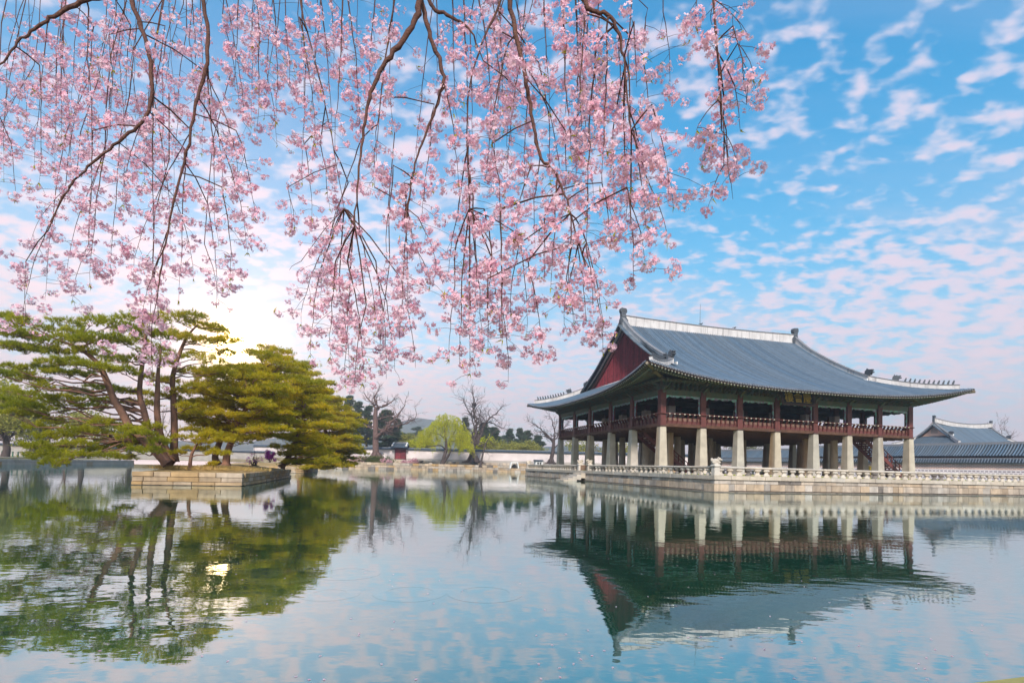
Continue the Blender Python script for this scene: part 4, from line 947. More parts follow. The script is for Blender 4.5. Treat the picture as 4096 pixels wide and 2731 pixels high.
def blades(A, C, D, K, ln, wd, spread, rng, mi=0):
    """K thin leaf blades round each centre C pointing along D"""
    n = len(C); C = np.repeat(C, K, 0); D = np.repeat(D, K, 0)+rng.normal(size=(n*K, 3))*spread
    D /= np.linalg.norm(D, axis=1, keepdims=True)+1e-9
    S = np.cross(D, rng.normal(size=(n*K, 3))); S /= np.linalg.norm(S, axis=1, keepdims=True)+1e-9
    L_ = ln*rng.uniform(.6, 1.2, (n*K, 1)); B = C+D*L_*.12
    V = np.stack([B-S*wd, B+S*wd, C+D*L_], 1).reshape(-1, 3)
    A.tri(V, np.arange(n*K*3).reshape(-1, 3), mi)
def pad_points(c, rx, ry, rz, n, rng):
    u = rng.normal(size=(n, 3)); u /= np.linalg.norm(u, axis=1, keepdims=True); r = rng.uniform(.25, 1, (n, 1))**.5*np.where(rng.random((n, 1)) < .12, 1.3, 1)
    P = u*r; P[:, 2] = np.abs(P[:, 2])*1.0-.35*(1-P[:, 0]**2-P[:, 1]**2).clip(0)*rng.uniform(0, 1, n)
    bump_ = .45*np.sin(P[:, 0]*5+c[0]*3)*np.cos(P[:, 1]*4+c[1])
    return c+np.stack([P[:, 0]*rx, P[:, 1]*ry, (P[:, 2]+bump_)*rz], 1), u
def curve_pts(p, q, n, bend, rng):
    t = np.linspace(0, 1, n)[:, None]; P = p*(1-t)+q*t; P[:, 2] += (np.sin(t[:, 0]*np.pi)*bend); j = rng.normal(size=(n, 3))*np.linalg.norm(q-p)*.025; j[0] = 0; j[-1] = 0
    return P+j
def pine(name, label, trunk, radii, pads, rng, group=None, K=8, ln=.24, wd=.013, dens=190, mat=None, bark=None, broot=.05, cat='tree'):
    trunk = np.array(trunk, float); base = trunk[0].copy(); t = thing(name, label, cat, tuple(base), 0, group)
    # smooth trunk
    n = len(trunk); u = np.linspace(0, n-1, n*4); Tp = np.stack([np.interp(u, range(n), trunk[:, k]) for k in range(3)], 1); Rp = np.interp(u, range(n), radii)
    for _ in range(2): Tp[1:-1] = (Tp[:-2]+2*Tp[1:-1]+Tp[2:])/4
    Rp[0] *= 1.35
    A = Acc(); A.tube(Tp-base, Rp, 9); link('trunk', A.mesh('trunk', bark or bark_pine, True), t)
    Bq = Acc(); Fq = Acc()
    for c, rx, rz in pads:
        c = np.array(c); hd_ = np.linalg.norm(Tp[:, :2]-c[:2], axis=1); sc = np.abs(Tp[:, 2]-(c[2]-.12*hd_))*1.6+hd_; sc[:4] += 3; k = int(np.argmin(sc))
        m = 6; P = curve_pts(Tp[k], c-np.array([0, 0, rz*.3]), m, rng.uniform(-.10, .12)*hd_[k], rng); r0 = min(Rp[k]*.55, broot*(.5+.25*hd_[k]**.7))
        Bq.tube(P-base, np.linspace(r0, .015, m), 5)
        for _ in range(3):
            e = c+np.array([rng.uniform(-1, 1)*rx*.8, rng.uniform(-1, 1)*rx*.8, rng.uniform(-.2, .3)*rz]); Bq.tube(np.array([P[-2], (P[-2]+e)/2+[0, 0, .04], e])-base, [.02, .015, .008], 4)
        nn = max(12, int(dens*rng.uniform(.7, 1.2)*(rx/.8)**1.6)); C, U = pad_points(c, rx, rx*rng.uniform(.7, 1.1), rz, nn, rng)
        D = U*np.array([.7, .7, .35])+np.array([0, 0, .75]); blades(Fq, C-base, D, K, ln, wd, .42, rng)
    link('branches', Bq.mesh('branches', bark or bark_pine), t, kind='stuff'); link('crown', Fq.mesh('crown', mat or needle_glow), t, kind='stuff'); return t
rg = np.random.default_rng(5)
def pads_from(lst, d0, d1, rx0, rx1, rz, rng): return [(a2(x+rng.normal()*5, y+rng.normal()*4, rng.uniform(d0, d1)), rng.uniform(rx0, rx1), rz*rng.uniform(.75, 1.35)) for x, y in lst]
PA = [(15, 735), (45, 745), (30, 770), (60, 775), (105, 755), (150, 750), (180, 765), (215, 745), (255, 742), (110, 790), (160, 785), (205, 780), (250, 775), (15, 797), (55, 803), (95, 810), (140, 815), (185, 812), (230, 808), (120, 838), (165, 835), (205, 842), (15, 858), (50, 862), (95, 855), (140, 858), (25, 845), (180, 860), (75, 872)]
PB = [(290, 735), (330, 728), (365, 742), (300, 760), (345, 765), (280, 785), (320, 790), (370, 785), (255, 830), (300, 825), (345, 835), (270, 855), (20, 900), (55, 905), (100, 895), (20, 925), (60, 935), (100, 925), (145, 915), (190, 905), (235, 900), (285, 895), (125, 945), (75, 950), (30, 950), (165, 938), (205, 940), (170, 905), (240, 925)]
PC = [(405, 738), (440, 732), (475, 745), (505, 762), (395, 770), (435, 775), (480, 785), (515, 790), (400, 815), (445, 820), (490, 825), (520, 815), (430, 850), (475, 855), (505, 850), (350, 870), (385, 880), (325, 905), (370, 915), (410, 905), (450, 890), (330, 930), (420, 935)]
PD = [(85, 985), (120, 975), (100, 1005), (140, 1000), (185, 985), (230, 975), (80, 1030), (115, 1040), (95, 1052), (140, 1030), (175, 1015), (215, 1000), (250, 1012), (290, 1010), (330, 1002), (260, 985), (300, 985), (345, 985), (190, 1042), (230, 1035), (275, 1030), (320, 1025), (360, 1020), (240, 1052), (290, 1045), (130, 1060), (340, 1045)]
gA = 'pines on the nearer islet'
pine('pine_tree', 'pine leaning far left over the water, leftmost trunk of the group on the nearer islet', [a2(386, 1066, 30.0), a2(345, 1022, 29.8), a2(299, 985, 29.5), a2(283, 950, 29.3), a2(262, 920, 29), a2(246, 876, 28.8), a2(228, 835, 28.6), a2(185, 800, 28.2), a2(120, 775, 27.8)], [.27, .24, .21, .20, .18, .16, .13, .09, .05], pads_from(PA, 26.5, 30.5, .6, 1.05, .30, rg), rg, gA, mat=needle_green)
pine('pine_tree', 'pine with a bare leaning trunk in the middle of the nearer islet trunk group', [a2(390, 1067, 30.6), a2(363, 1034, 30.6), a2(342, 994, 30.5), a2(331, 941, 30.4), a2(319, 906, 30.3), a2(325, 850, 30.3), a2(335, 780, 30.3), a2(330, 745, 30.3)], [.26, .22, .18, .16, .14, .12, .09, .05], pads_from(PB, 28.0, 33.0, .6, 1.05, .30, rg), rg, gA, mat=needle_green)
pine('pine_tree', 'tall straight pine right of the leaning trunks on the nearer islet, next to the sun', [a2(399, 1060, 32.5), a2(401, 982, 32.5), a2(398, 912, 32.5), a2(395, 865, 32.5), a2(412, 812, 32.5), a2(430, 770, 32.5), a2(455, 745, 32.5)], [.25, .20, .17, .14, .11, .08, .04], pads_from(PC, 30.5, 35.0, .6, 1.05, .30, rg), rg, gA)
pine('pine_tree', 'pine with low boughs hanging down to the water left of the nearer islet', [a2(394, 1062, 31.3), a2(368, 1005, 31.3), a2(360, 947, 31.2), a2(362, 894, 31.2), a2(363, 853, 31.2), a2(370, 800, 31.2)], [.25, .20, .17, .14, .10, .05], pads_from(PD, 27.5, 31.5, .55, .95, .28, rg)+pads_from([(362, 800), (350, 815), (385, 840)], 31, 32, .5, .8, .2, rg), rg, gA, mat=needle_green)
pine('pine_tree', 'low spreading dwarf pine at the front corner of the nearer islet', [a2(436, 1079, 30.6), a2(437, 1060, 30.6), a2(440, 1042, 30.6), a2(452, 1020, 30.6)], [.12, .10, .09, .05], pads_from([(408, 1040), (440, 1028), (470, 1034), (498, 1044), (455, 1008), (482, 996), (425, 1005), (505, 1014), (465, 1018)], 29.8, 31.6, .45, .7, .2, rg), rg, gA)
def inpoly(x, y, poly):
    c = False; j = len(poly)-1
    for i in range(len(poly)):
        if (poly[i][1] > y) != (poly[j][1] > y) and x < (poly[j][0]-poly[i][0])*(y-poly[i][1])/(poly[j][1]-poly[i][1]+1e-9)+poly[i][0]: c = not c
        j = i
    return c
def fill(poly, n, rng, sep):
    out = []; xs = [p[0] for p in poly]; ys = [p[1] for p in poly]; tries = 0
    while len(out) < n and tries < 6000:
        tries += 1; x, y = rng.uniform(min(xs), max(xs)), rng.uniform(min(ys), max(ys))
        if inpoly(x, y, poly) and all(((x-a)/sep)**2+((y-b)/(sep*.55))**2 > 1 for a, b in out): out.append((x, y))
    return out
dE = fill([(425, 950), (445, 900), (470, 872), (520, 850), (560, 845), (585, 835), (600, 860), (640, 900), (650, 960), (640, 1010), (560, 1020), (480, 1010), (430, 985)], 85, rg, 23)
dG = fill([(575, 870), (588, 815), (612, 797), (645, 803), (655, 830), (690, 850), (720, 870), (735, 900), (745, 960), (740, 1040), (700, 1072), (650, 1066), (640, 1000), (600, 950)], 92, rg, 22)
dH = fill([(700, 880), (735, 872), (752, 892), (772, 915), (790, 945), (812, 985), (806, 1020), (818, 1048), (800, 1070), (760, 1078), (715, 1070), (700, 1000)], 75, rg, 19)
pine('pine_tree', 'broad pine coloured gold as by sun glow, with a curved trunk right below the sun on the nearer islet', [a2(519, 1068, 35), a2(521, 1041, 35), a2(533, 1010, 35), a2(542, 977, 35), a2(562, 948, 35), a2(570, 900, 35), a2(560, 860, 35)], [.25, .22, .2, .18, .14, .1, .05], pads_from(dE, 32.5, 38.0, .7, 1.25, .28, rg), rg, gA, dens=190)
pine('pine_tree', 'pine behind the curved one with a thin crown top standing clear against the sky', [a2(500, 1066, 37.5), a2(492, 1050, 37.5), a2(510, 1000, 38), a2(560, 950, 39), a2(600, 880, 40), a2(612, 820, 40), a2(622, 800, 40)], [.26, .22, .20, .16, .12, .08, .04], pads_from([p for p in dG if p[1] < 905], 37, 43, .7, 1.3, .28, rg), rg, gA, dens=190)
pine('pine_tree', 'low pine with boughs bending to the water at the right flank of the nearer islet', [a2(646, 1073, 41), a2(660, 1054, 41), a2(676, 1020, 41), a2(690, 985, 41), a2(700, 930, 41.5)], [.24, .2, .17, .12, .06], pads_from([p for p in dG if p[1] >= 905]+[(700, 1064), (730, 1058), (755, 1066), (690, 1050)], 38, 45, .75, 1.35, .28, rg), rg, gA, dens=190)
pine('pine_tree', 'dark pine on the farther islet leaning right over the water', [a2(742, 1070, 68), a2(745, 1040, 68), a2(748, 990, 68), a2(742, 940, 68), a2(738, 895, 68)], [.36, .3, .25, .18, .08], pads_from(dH, 64, 71, 1.2, 2.1, .45, rg), rg, None, K=6, ln=.30, wd=.026, dens=190)
pine('pine_tree', 'pine at the back of the farther islet rising over the glow-tinted ones', [a2(690, 1066, 74), a2(692, 1000, 74), a2(700, 930, 74), a2(704, 880, 74)], [.36, .28, .2, .08], pads_from(fill([(650, 860), (690, 838), (740, 880), (760, 940), (700, 960), (640, 940)], 22, rg, 26), 71, 77, 1.2, 2.0, .5, rg), rg, None, K=6, ln=.32, wd=.028, dens=190)
# azalea, stems and straw on the islets
def leaf_ball(name, label, cat, c, r, n, mat, ln, wd, rng, stems=6, bark=None, group=None, hollow=.3):
    c = np.array(c, float); b = c.copy(); b[2] -= r[2]; t = thing(name, label, cat, tuple(b), 0, group)
    A = Acc()
    for _ in range(stems):
        e = c+rng.normal(size=3)*np.array(r)*.45; m_ = (b+e)/2+rng.normal(size=3)*np.array(r)*.12; A.tube(np.array([b+rng.normal(size=3)*[.12*r[0], .12*r[1], 0], m_, e])-b, [.03*r[2]+.008, .02*r[2]+.006, .006], 5)
    link('stems', A.mesh('stems', bark or bark_dark), t, kind='stuff')
    cl = max(5, n//26); cc = rng.normal(size=(cl, 3)); cc /= np.linalg.norm(cc, axis=1, keepdims=True); cc *= rng.uniform(hollow, 1, (cl, 1)); cc[:, 2] = np.maximum(cc[:, 2], -.75)
    Pn = cc[rng.integers(0, cl, n)]+rng.normal(size=(n, 3))*.15; C = c+Pn*np.array(r)
    F = Acc(); blades(F, C-b, Pn*.6+np.array([0, 0, .4]), 3, ln, wd, .7, rng); link('foliage', F.mesh('foliage', mat), t, kind='stuff'); return t
leaf_ball('azalea_bush', 'azalea in violet bloom under the pines of the nearer islet', 'shrub', a2(620, 1046, 39), (.45, .5, .5), 420, azalea_m, .10, .04, rg)
leaf_ball('azalea_bush', 'sparse twiggy azalea with a few violet flowers left of the blooming one', 'shrub', a2(585, 1052, 38.5), (.7, .6, .55), 130, azalea_m, .07, .025, rg, 22)
leaf_ball('shrub', 'low dark evergreen shrub among the straw on the nearer islet', 'shrub', a2(488, 1068, 33), (.45, .4, .24), 320, needle_glow, .12, .02, rg)
sg_ = Acc()
for k in range(1500):
    f = rg.uniform(0, 1); x = rg.choice([rg.normal(395, 22), rg.normal(470, 30), rg.normal(540, 40)]); p = a2(min(max(x, 330), 620), 1075, rg.uniform(29.6, 34)); p[2] = .86
    blades(sg_, p[None], np.array([[0, 0, 1.]]), 3, .28, .012, .7, rg)
link('islet_straw', sg_.mesh('islet_straw', straw), kind='stuff', label='dry straw grass tufts round the pine feet on the nearer islet', category='grass')

# ------------------------------------------------------------------ leafless trees
def grow(A, p, d, L_, r, lev, rng, up=.15, wig=.22, kids=(2, 4), tips=None, mn=.012):
    n = max(4, int(4+lev)); P = [p]; dd = d/np.linalg.norm(d)
    for i in range(n):
        dd = dd+rng.normal(size=3)*wig+np.array([0, 0, up*.3]); dd /= np.linalg.norm(dd); P.append(P[-1]+dd*L_/n)
    P = np.array(P); R_ = np.linspace(r, max(mn, r*.5), n+1); A.tube(P, R_, 7 if r > .12 else (5 if r > .04 else 3))
    if lev <= 0:
        if tips is not None: tips.append(P[-1])
        return
    for k in range(rng.integers(kids[0], kids[1]+1)):
        i = rng.integers(max(1, n//3), n+1); ax = rng.normal(size=3); ax -= ax.dot(dd)*dd; ax /= np.linalg.norm(ax)+1e-9
        nd_ = dd*rng.uniform(.45, 1)+ax*rng.uniform(.5, 1.0)+np.array([0, 0, up]); grow(A, P[i], nd_, L_*rng.uniform(.55, .8), max(mn, R_[i]*rng.uniform(.5, .7)), lev-1, rng, up, wig, kids, tips, mn)
    grow(A, P[-1], dd+rng.normal(size=3)*.2, L_*.75, max(mn, R_[-1]*.9), lev-1, rng, up, wig, kids, tips, mn)
def bare_tree(name, label, trunk, radii, limbs, rng, bark, lev=4, up=.15, group=None, mn=.022, kids=(2, 3), wig=.22):
    trunk = np.array(trunk, float); b = trunk[0].copy(); t = thing(name, label, 'tree', tuple(b), 0, group)
    n = len(trunk); u = np.linspace(0, n-1, n*3); Tp = np.stack([np.interp(u, range(n), trunk[:, k]) for k in range(3)], 1); Rp = np.interp(u, range(n), radii); Rp[0] *= 1.5; Rp[1] *= 1.2
    A = Acc(); A.tube(Tp-b, Rp, 10)
    for k in range(6):                                       # root flare
        a = k*1.05+rng.uniform(0, .4); q = np.array([math.cos(a), math.sin(a), 0])*Rp[0]; A.tube(np.array([q*.4+[0, 0, Rp[0]*.9], q*.9+[0, 0, .15], q*1.7+[0, 0, -.05]]), [Rp[0]*.3, Rp[0]*.25, Rp[0]*.1], 5)
    link('trunk', A.mesh('trunk', bark, True), t)
    B = Acc()
    for (f, tgt, r) in limbs:
        i = int(f*(len(Tp)-1)); p = Tp[i]; pts = [p]+[np.array(q) for q in tgt]; P = np.array(pts); m = len(P); uu = np.linspace(0, m-1, m*4); Q = np.stack([np.interp(uu, range(m), P[:, k]) for k in range(3)], 1)
        for _ in range(3): Q[1:-1] = (Q[:-2]+2*Q[1:-1]+Q[2:])/4
        Q[1:-1] += rng.normal(size=Q[1:-1].shape)*r*.35
        Rq = np.linspace(r, r*.32, len(Q)); B.tube(Q-b, Rq, 7)
        for k in range(3, len(Q), 2):
            dd = Q[min(k+1, len(Q)-1)]-Q[k-1]; dd /= np.linalg.norm(dd); ax = rng.normal(size=3); ax /= np.linalg.norm(ax); Ls = np.linalg.norm(P[-1]-P[0])*rng.uniform(.16, .30); grow(B, Q[k]-b, dd*.6+ax*.8+[0, 0, up], Ls, Rq[k]*.55, lev-2, rng, up, wig, kids, None, mn)
        grow(B, Q[-1]-b, Q[-1]-Q[-3], np.linalg.norm(P[-1]-P[0])*.28, Rq[-1], lev-2, rng, up, wig, kids, None, mn)
    link('branches', B.mesh('branches', bark), t, kind='stuff'); return t
def c6(x, y, d): return at(1250+x*.4039, 1500+y*.4039, d)
b3 = np.random.default_rng(21)
bare_tree('bare_tree', 'huge leafless tree with a thick trunk on the far shore left of the red gate', [c6(630, 828, 141), c6(626, 760, 141), c6(625, 640, 141), c6(625, 500, 141), c6(622, 400, 141), c6(628, 330, 141)], [1.15, .9, .8, .72, .62, .5],
          [(.95, [c6(610, 290, 141), c6(560, 250, 141), c6(520, 190, 141)], .34), (.97, [c6(640, 270, 140), c6(600, 220, 139), c6(650, 160, 139)], .36), (.98, [c6(690, 310, 142), c6(760, 280, 143), c6(800, 250, 143)], .36), (.45, [c6(680, 570, 139), c6(740, 500, 138), c6(800, 440, 138), c6(870, 360, 138)], .5), (.55, [c6(760, 520, 143), c6(860, 500, 144), c6(960, 470, 145), c6(1010, 430, 145)], .34), (.6, [c6(560, 520, 143), c6(500, 480, 144)], .3), (.75, [c6(700, 420, 144), c6(790, 400, 145)], .3)], b3, bark_red, 4)
nt_ = bare_tree('bare_tree', 'leafless forked tree holding a dark nest on the far shore right of the willow', [c6(1590, 862, 138), c6(1583, 800, 138), c6(1585, 740, 138), c6(1592, 690, 138)], [1.2, .85, .75, .65],
          [(.9, [c6(1605, 600, 138), c6(1630, 480, 138), c6(1615, 400, 138), c6(1590, 330, 138), c6(1600, 270, 138)], .55), (.95, [c6(1660, 620, 138), c6(1690, 520, 138), c6(1740, 430, 138), c6(1810, 390, 138)], .5), (.7, [c6(1570, 620, 138), c6(1610, 530, 137), c6(1580, 420, 137), c6(1510, 290, 137)], .3), (.95, [c6(1700, 470, 139), c6(1790, 470, 140), c6(1860, 520, 140)], .26), (.85, [c6(1560, 590, 139), c6(1520, 520, 139), c6(1500, 480, 139)], .28)], b3, bark_dark, 4)
p = c6(1600, 288, 138); nst = thing('bird_nest', 'dark twig nest high in the forked leafless tree', 'nest', (p[0], p[1], p[2]-.3))
A = Acc()
for k in range(160):
    v = b3.normal(size=3); v /= np.linalg.norm(v); w = np.cross(v, b3.normal(size=3)); w /= np.linalg.norm(w); c = v*np.array([.55, .55, .35])+[0, 0, .3]; A.tube(np.array([c-w*.35, c+w*.35]), [.03, .02], 3)
link('twigs', A.mesh('twigs', bark_dark), nst, kind='stuff')
bare_tree('bare_tree', 'thin leaning sapling on the shore right of the forked tree', [c6(1660, 905, 131), c6(1672, 850, 131), c6(1692, 760, 131), c6(1710, 690, 131), c6(1735, 640, 131), c6(1765, 600, 131)], [.34, .24, .22, .18, .13, .08],
          [(.6, [c6(1725, 750, 130), c6(1750, 800, 130)], .1), (.75, [c6(1690, 680, 132), c6(1660, 690, 132)], .1), (.85, [c6(1780, 680, 131), c6(1810, 700, 131)], .1), (.9, [c6(1800, 560, 131), c6(1840, 540, 131)], .1)], b3, bark_dark, 3, up=-.1)
def c3(x, y, d): return at(2050+x*.3614, 1600+y*.3614, d)
bare_tree('bare_tree', 'crooked leafless tree beside the far end of the pavilion', [c3(425, 702, 128), c3(432, 640, 128), c3(448, 560, 128), c3(456, 480, 128), c3(452, 440, 128)], [.7, .5, .45, .4, .36],
          [(.95, [c3(420, 420, 128), c3(360, 370, 128), c3(300, 300, 128), c3(230, 260, 128)], .28), (.97, [c3(470, 360, 128), c3(450, 290, 128), c3(440, 220, 128)], .26), (.9, [c3(480, 420, 129), c3(540, 330, 130), c3(610, 270, 130)], .22), (.6, [c3(520, 470, 127), c3(600, 440, 127), c3(640, 450, 127)], .16), (.85, [c3(410, 420, 126), c3(350, 400, 126), c3(270, 390, 126)], .18)], b3, bark_dark, 4)
for (x, y, d, h, lab) in ((4010, 1790, 150, 15, 'leafless twiggy tree behind the palace hall ridge at the right edge'), (3330, 1800, 165, 9, 'leafless tree glimpsed between pavilion columns above the gallery roof'), (2420, 1835, 150, 8, 'leafless tree behind the wall seen between the left pavilion columns'), (2905, 1820, 165, 8, 'leafless tree above the small roof between the front columns'), (260, 1822, 112, 8, 'leafless tree on the left shore behind the pine boughs'), (640, 1822, 120, 10, 'leafless tree on the left shore behind the trunk group')):
    p = at(x, y, d); p[2] = 1.0; q = p+[0, 0, h*.35]
    bare_tree('bare_tree', lab, [p, p+[.2, 0, h*.2], q], [.35, .28, .24], [(.9, [q+[b3.uniform(-2, -1), b3.uniform(-1, 1), h*.3], q+[b3.uniform(-3, -2), b3.uniform(-1, 1), h*.5]], .16), (.98, [q+[.3, 0, h*.35], q+[.2, .5, h*.62]], .18), (.9, [q+[b3.uniform(1, 2), .3, h*.25], q+[b3.uniform(2, 3.4), .3, h*.45]], .16)], b3, bark_red, 4, group='bare trees behind the walls')
# ------------------------------------------------------------------ willow
def willow(label, base, trunk2, crown, d, rng, n=900, r=(6, 4.5)):
    b = np.array(base); t = thing('willow_tree', label, 'tree', tuple(b))
    A = Acc()
    for P, r0 in trunk2:
        P = np.array(P); m = len(P); uu = np.linspace(0, m-1, m*4); Q = np.stack([np.interp(uu, range(m), P[:, k]) for k in range(3)], 1)
        for _ in range(2): Q[1:-1] = (Q[:-2]+2*Q[1:-1]+Q[2:])/4
        A.tube(Q-b, np.linspace(r0, r0*.35, len(Q)), 7)
    link('trunk', A.mesh('trunk', bark_dark, True), t)
    F = Acc(); B = Acc()
    for k in range(n):
        cx, cyy, cr, dr, top, bot = crown[rng.integers(0, len(crown))]
        a = rng.uniform(-1, 1); x = cx+cr*a; e = math.sqrt(max(0, 1-a*a)); y0 = top+(cyy-top)*(1-e)+(bot-top)*rng.uniform(0, .5); L_ = rng.uniform(.22, .5)*(bot-top)*.4039*d/2055
        p = c6(x, y0, d+rng.uniform(-1, 1)*dr*max(.3, e)); m = 9; s_ = np.linspace(0, 1, m); out = np.array([(x-cx)/cr*1.2, rng.normal()*.5, 0])
        P = p+out*(s_**.6)[:, None]*.9; P[:, 2] += .35*np.sin(s_*2.6)-L_*s_**1.4
        B.tube(P-b, np.linspace(.03, .01, m), 3)
        C = np.repeat(P, 2, 0)+rng.normal(size=(2*m, 3))*.10; blades(F, C-b, np.tile(np.array([[0, 0, -1.]]), (2*m, 1)), 2, .44, .038, .35, rng)
    link('branches', B.mesh('branches', M('willow_twig', (.24, .22, .05), None, 3, .8, .1)), t, kind='stuff'); link('crown', F.mesh('crown', willow_leaf), t, kind='stuff')
wb = c6(1280, 892, 133)
willow('bright yellow-green weeping willow with a twin leaning trunk on the far bank', wb, [([wb, c6(1300, 820, 133), c6(1325, 740, 133), c6(1322, 640, 133), c6(1310, 560, 133), c6(1350, 440, 133)], .55), ([wb, c6(1310, 850, 132.5), c6(1350, 790, 132), c6(1370, 730, 132), c6(1350, 660, 132), c6(1420, 540, 132)], .4), ([c6(1322, 640, 133), c6(1270, 590, 133), c6(1200, 570, 133), c6(1130, 590, 133)], .2), ([c6(1325, 740, 133), c6(1270, 690, 131), c6(1190, 705, 130), c6(1130, 700, 130)], .2), ([c6(1350, 660, 132), c6(1430, 640, 132), c6(1500, 650, 132)], .2)],
       [(1350, 440, 75, 3, 370, 600), (1400, 460, 60, 3, 400, 640), (1270, 460, 60, 3, 385, 590), (1230, 520, 60, 3, 440, 640), (1450, 520, 65, 3, 440, 700), (1340, 600, 110, 4, 500, 740), (1160, 580, 60, 3, 505, 670), (1110, 610, 50, 2.5, 520, 730), (1500, 600, 60, 3, 520, 770), (1530, 690, 40, 2.5, 640, 780), (1180, 680, 90, 3, 600, 730), (1430, 660, 80, 3, 580, 760)], 133, rg, 720)
# ------------------------------------------------------------------ pines and bushes beyond the far wall
def far_pine(label, x, ytop, ybase, halfw, d, rng, n=26, mat=None, fill_low=.25, group='pines beyond the far wall', thick=.4):
    pb = c6(x, ybase, d); pb[2] = 2.0; pt = c6(x+rng.uniform(-8, 8), ytop+12, d); H = pt[2]-pb[2]; rm = halfw*.4039*d/2055
    pads = []
    for k in range(n):
        f = fill_low+(1-fill_low)*(k+.5)/n; w = rm*(1-max(0, (f-.45)/.55)**1.6*.8)*(.75+.25*min(1, (f-fill_low)/.15)); a = rng.uniform(0, 6.28); q = w*rng.uniform(.25, .95)
        pads.append((pb+np.array([math.cos(a)*q, math.sin(a)*q, H*f]), rm*rng.uniform(.20, .34), rm*.085))
    tr = [pb, pb*.66+pt*.34+[rng.normal()*.3, 0, 0], pb*.33+pt*.67+[rng.normal()*.3, 0, 0], pt]
    sc = d/150
    pine('pine_tree', label, tr, [thick*sc, thick*.8*sc, thick*.55*sc, .1], pads, rng, group, K=5, ln=.62*sc, wd=.065*sc, dens=105, mat=mat or needle_far, bark=bark_red, broot=.1)
rp = np.random.default_rng(31)
for (x, yt, hw, d, lab, n, fl_) in ((350, 205, 85, 158, 'tall slim pine behind the islet pines, first left of the huge bare tree', 26, .3), (440, 262, 80, 168, 'pine with bare lower stem between the islet pines and the huge bare tree', 24, .4), (545, 300, 85, 175, 'pine rising just left of the huge bare trunk beyond the wall', 26, .3), (720, 350, 130, 160, 'broad dark pine right behind the huge bare tree beyond the wall', 40, .12), (820, 430, 90, 166, 'dark pine with drooping right side left of the red gate', 30, .15),
        (1505, 415, 60, 172, 'pine standing right behind the willow crown', 26, .2), (1690, 475, 90, 168, 'broad grey-green pine behind the forked tree', 34, .1), (1800, 520, 95, 176, 'rounded grey-green pine right of the forked tree', 34, .05), (1950, 530, 55, 195, 'slim bluish pine with layered crown beyond the wall', 26, .2), (2050, 525, 62, 200, 'taller bluish pine left of the crooked tree', 28, .15), (2130, 550, 70, 205, 'wide bluish pine beside the crooked tree', 28, .1), (2230, 600, 80, 200, 'olive pine partly hidden by the far end of the pavilion', 28, .1)):
    far_pine(lab, x, yt, 700, hw, d, rp, int(n*2.0), None, fl_)
for (x, yt, hw, d, lab) in ((1040, 510, 95, 290, 'distant blue-green pine left of the willow'), (960, 575, 70, 300, 'lower distant pine behind the red gate'), (1900, 600, 80, 300, 'distant hazy pine right of the forked tree')):
    far_pine(lab, x, yt, 690, hw, d, rp, 24, None, .1)
for (x, y, d, r, mat_, lab) in ((920, 650, 165, (4.2, 2.5, 3.2), fresh_leaf, 'bare ochre shrub in first leaf right of the gate roof'), (1040, 695, 158, (4.5, 2, 2.4), willow_leaf, 'yellow bush over the wall left of the willow'), (1130, 700, 160, (4, 2, 2.2), willow_leaf, 'yellow bush over the wall behind the willow'), (1640, 680, 160, (5, 2.5, 3.6), willow_leaf, 'tall yellow bush beyond the wall between the forked stems'), (1560, 690, 158, (4, 2.5, 2.6), willow_leaf, 'yellow bush beyond the wall left of the forked stems'), (1760, 700, 160, (5, 2, 2.4), fresh_leaf, 'ochre bush over the wall right of the sapling'),
        (1870, 715, 165, (5, 2.2, 2.2), fresh_leaf, 'ochre bush below the slim bluish pine'), (2010, 725, 170, (6, 2.2, 2.0), fresh_leaf, 'long ochre hedge below the taller bluish pine'), (2160, 720, 172, (5, 2.2, 2.6), fresh_leaf, 'olive bush by the terrace end')):
    leaf_ball('bush', lab, 'shrub', c6(x, y, d), r, 900, mat_, .55, .16, rp, 10, None, 'bushes over the far wall', .15)
for (x, y, d, r, n, mat_, lab) in ((610, 855, 137.5, (6.0, 2.0, 1.5), 2600, shrub_leaf, 'wide clipped green bush at the foot of the huge bare tree'), (745, 855, 136, (2.2, 1.2, 1.4), 330, pink_bloom, 'pale pink flowering shrub left of the red gate'), (935, 862, 135, (2.0, 1.2, 1.2), 330, pink_bloom, 'pale pink flowering shrub right of the gate steps'), (440, 850, 137, (3.8, 1.4, 1.6), 420, pink_bloom, 'thin pinkish shrub by the shore left of the green bush'), (1040, 850, 137, (1.6, 1.0, 1.3), 110, pink_bloom, 'twiggy small shrub below the stone basin')):
    leaf_ball('shrub', lab, 'shrub', c6(x, y, d), r, n, mat_, .32, .12, rp, 26, None, 'shrubs on the far shore', .1)
# greenery glimpsed under the pavilion
for (x, y, d, r, mat_, lab) in ((2330, 1800, 150, (7, 3, 4.0), fresh_leaf, 'pale green tree beyond the wall behind the left pavilion columns'), (2480, 1805, 158, (7, 3, 3.4), fresh_leaf, 'ochre green tree beyond the wall behind the staircase'), (2660, 1812, 160, (3, 2, 3.0), shrub_leaf, 'green shrub glimpsed beside the red staircase'), (2990, 1805, 175, (9, 3, 4.2), shrub_leaf, 'dark green trees above the small roof under the pavilion floor'), (3260, 1815, 168, (6, 3, 3.0), shrub_leaf, 'green shrub under the pavilion left of the gallery')):
    leaf_ball('bush', lab, 'shrub', at(x, y, d), r, 900, mat_, .5, .16, rp, 10, None, 'greenery glimpsed under the pavilion', .15)
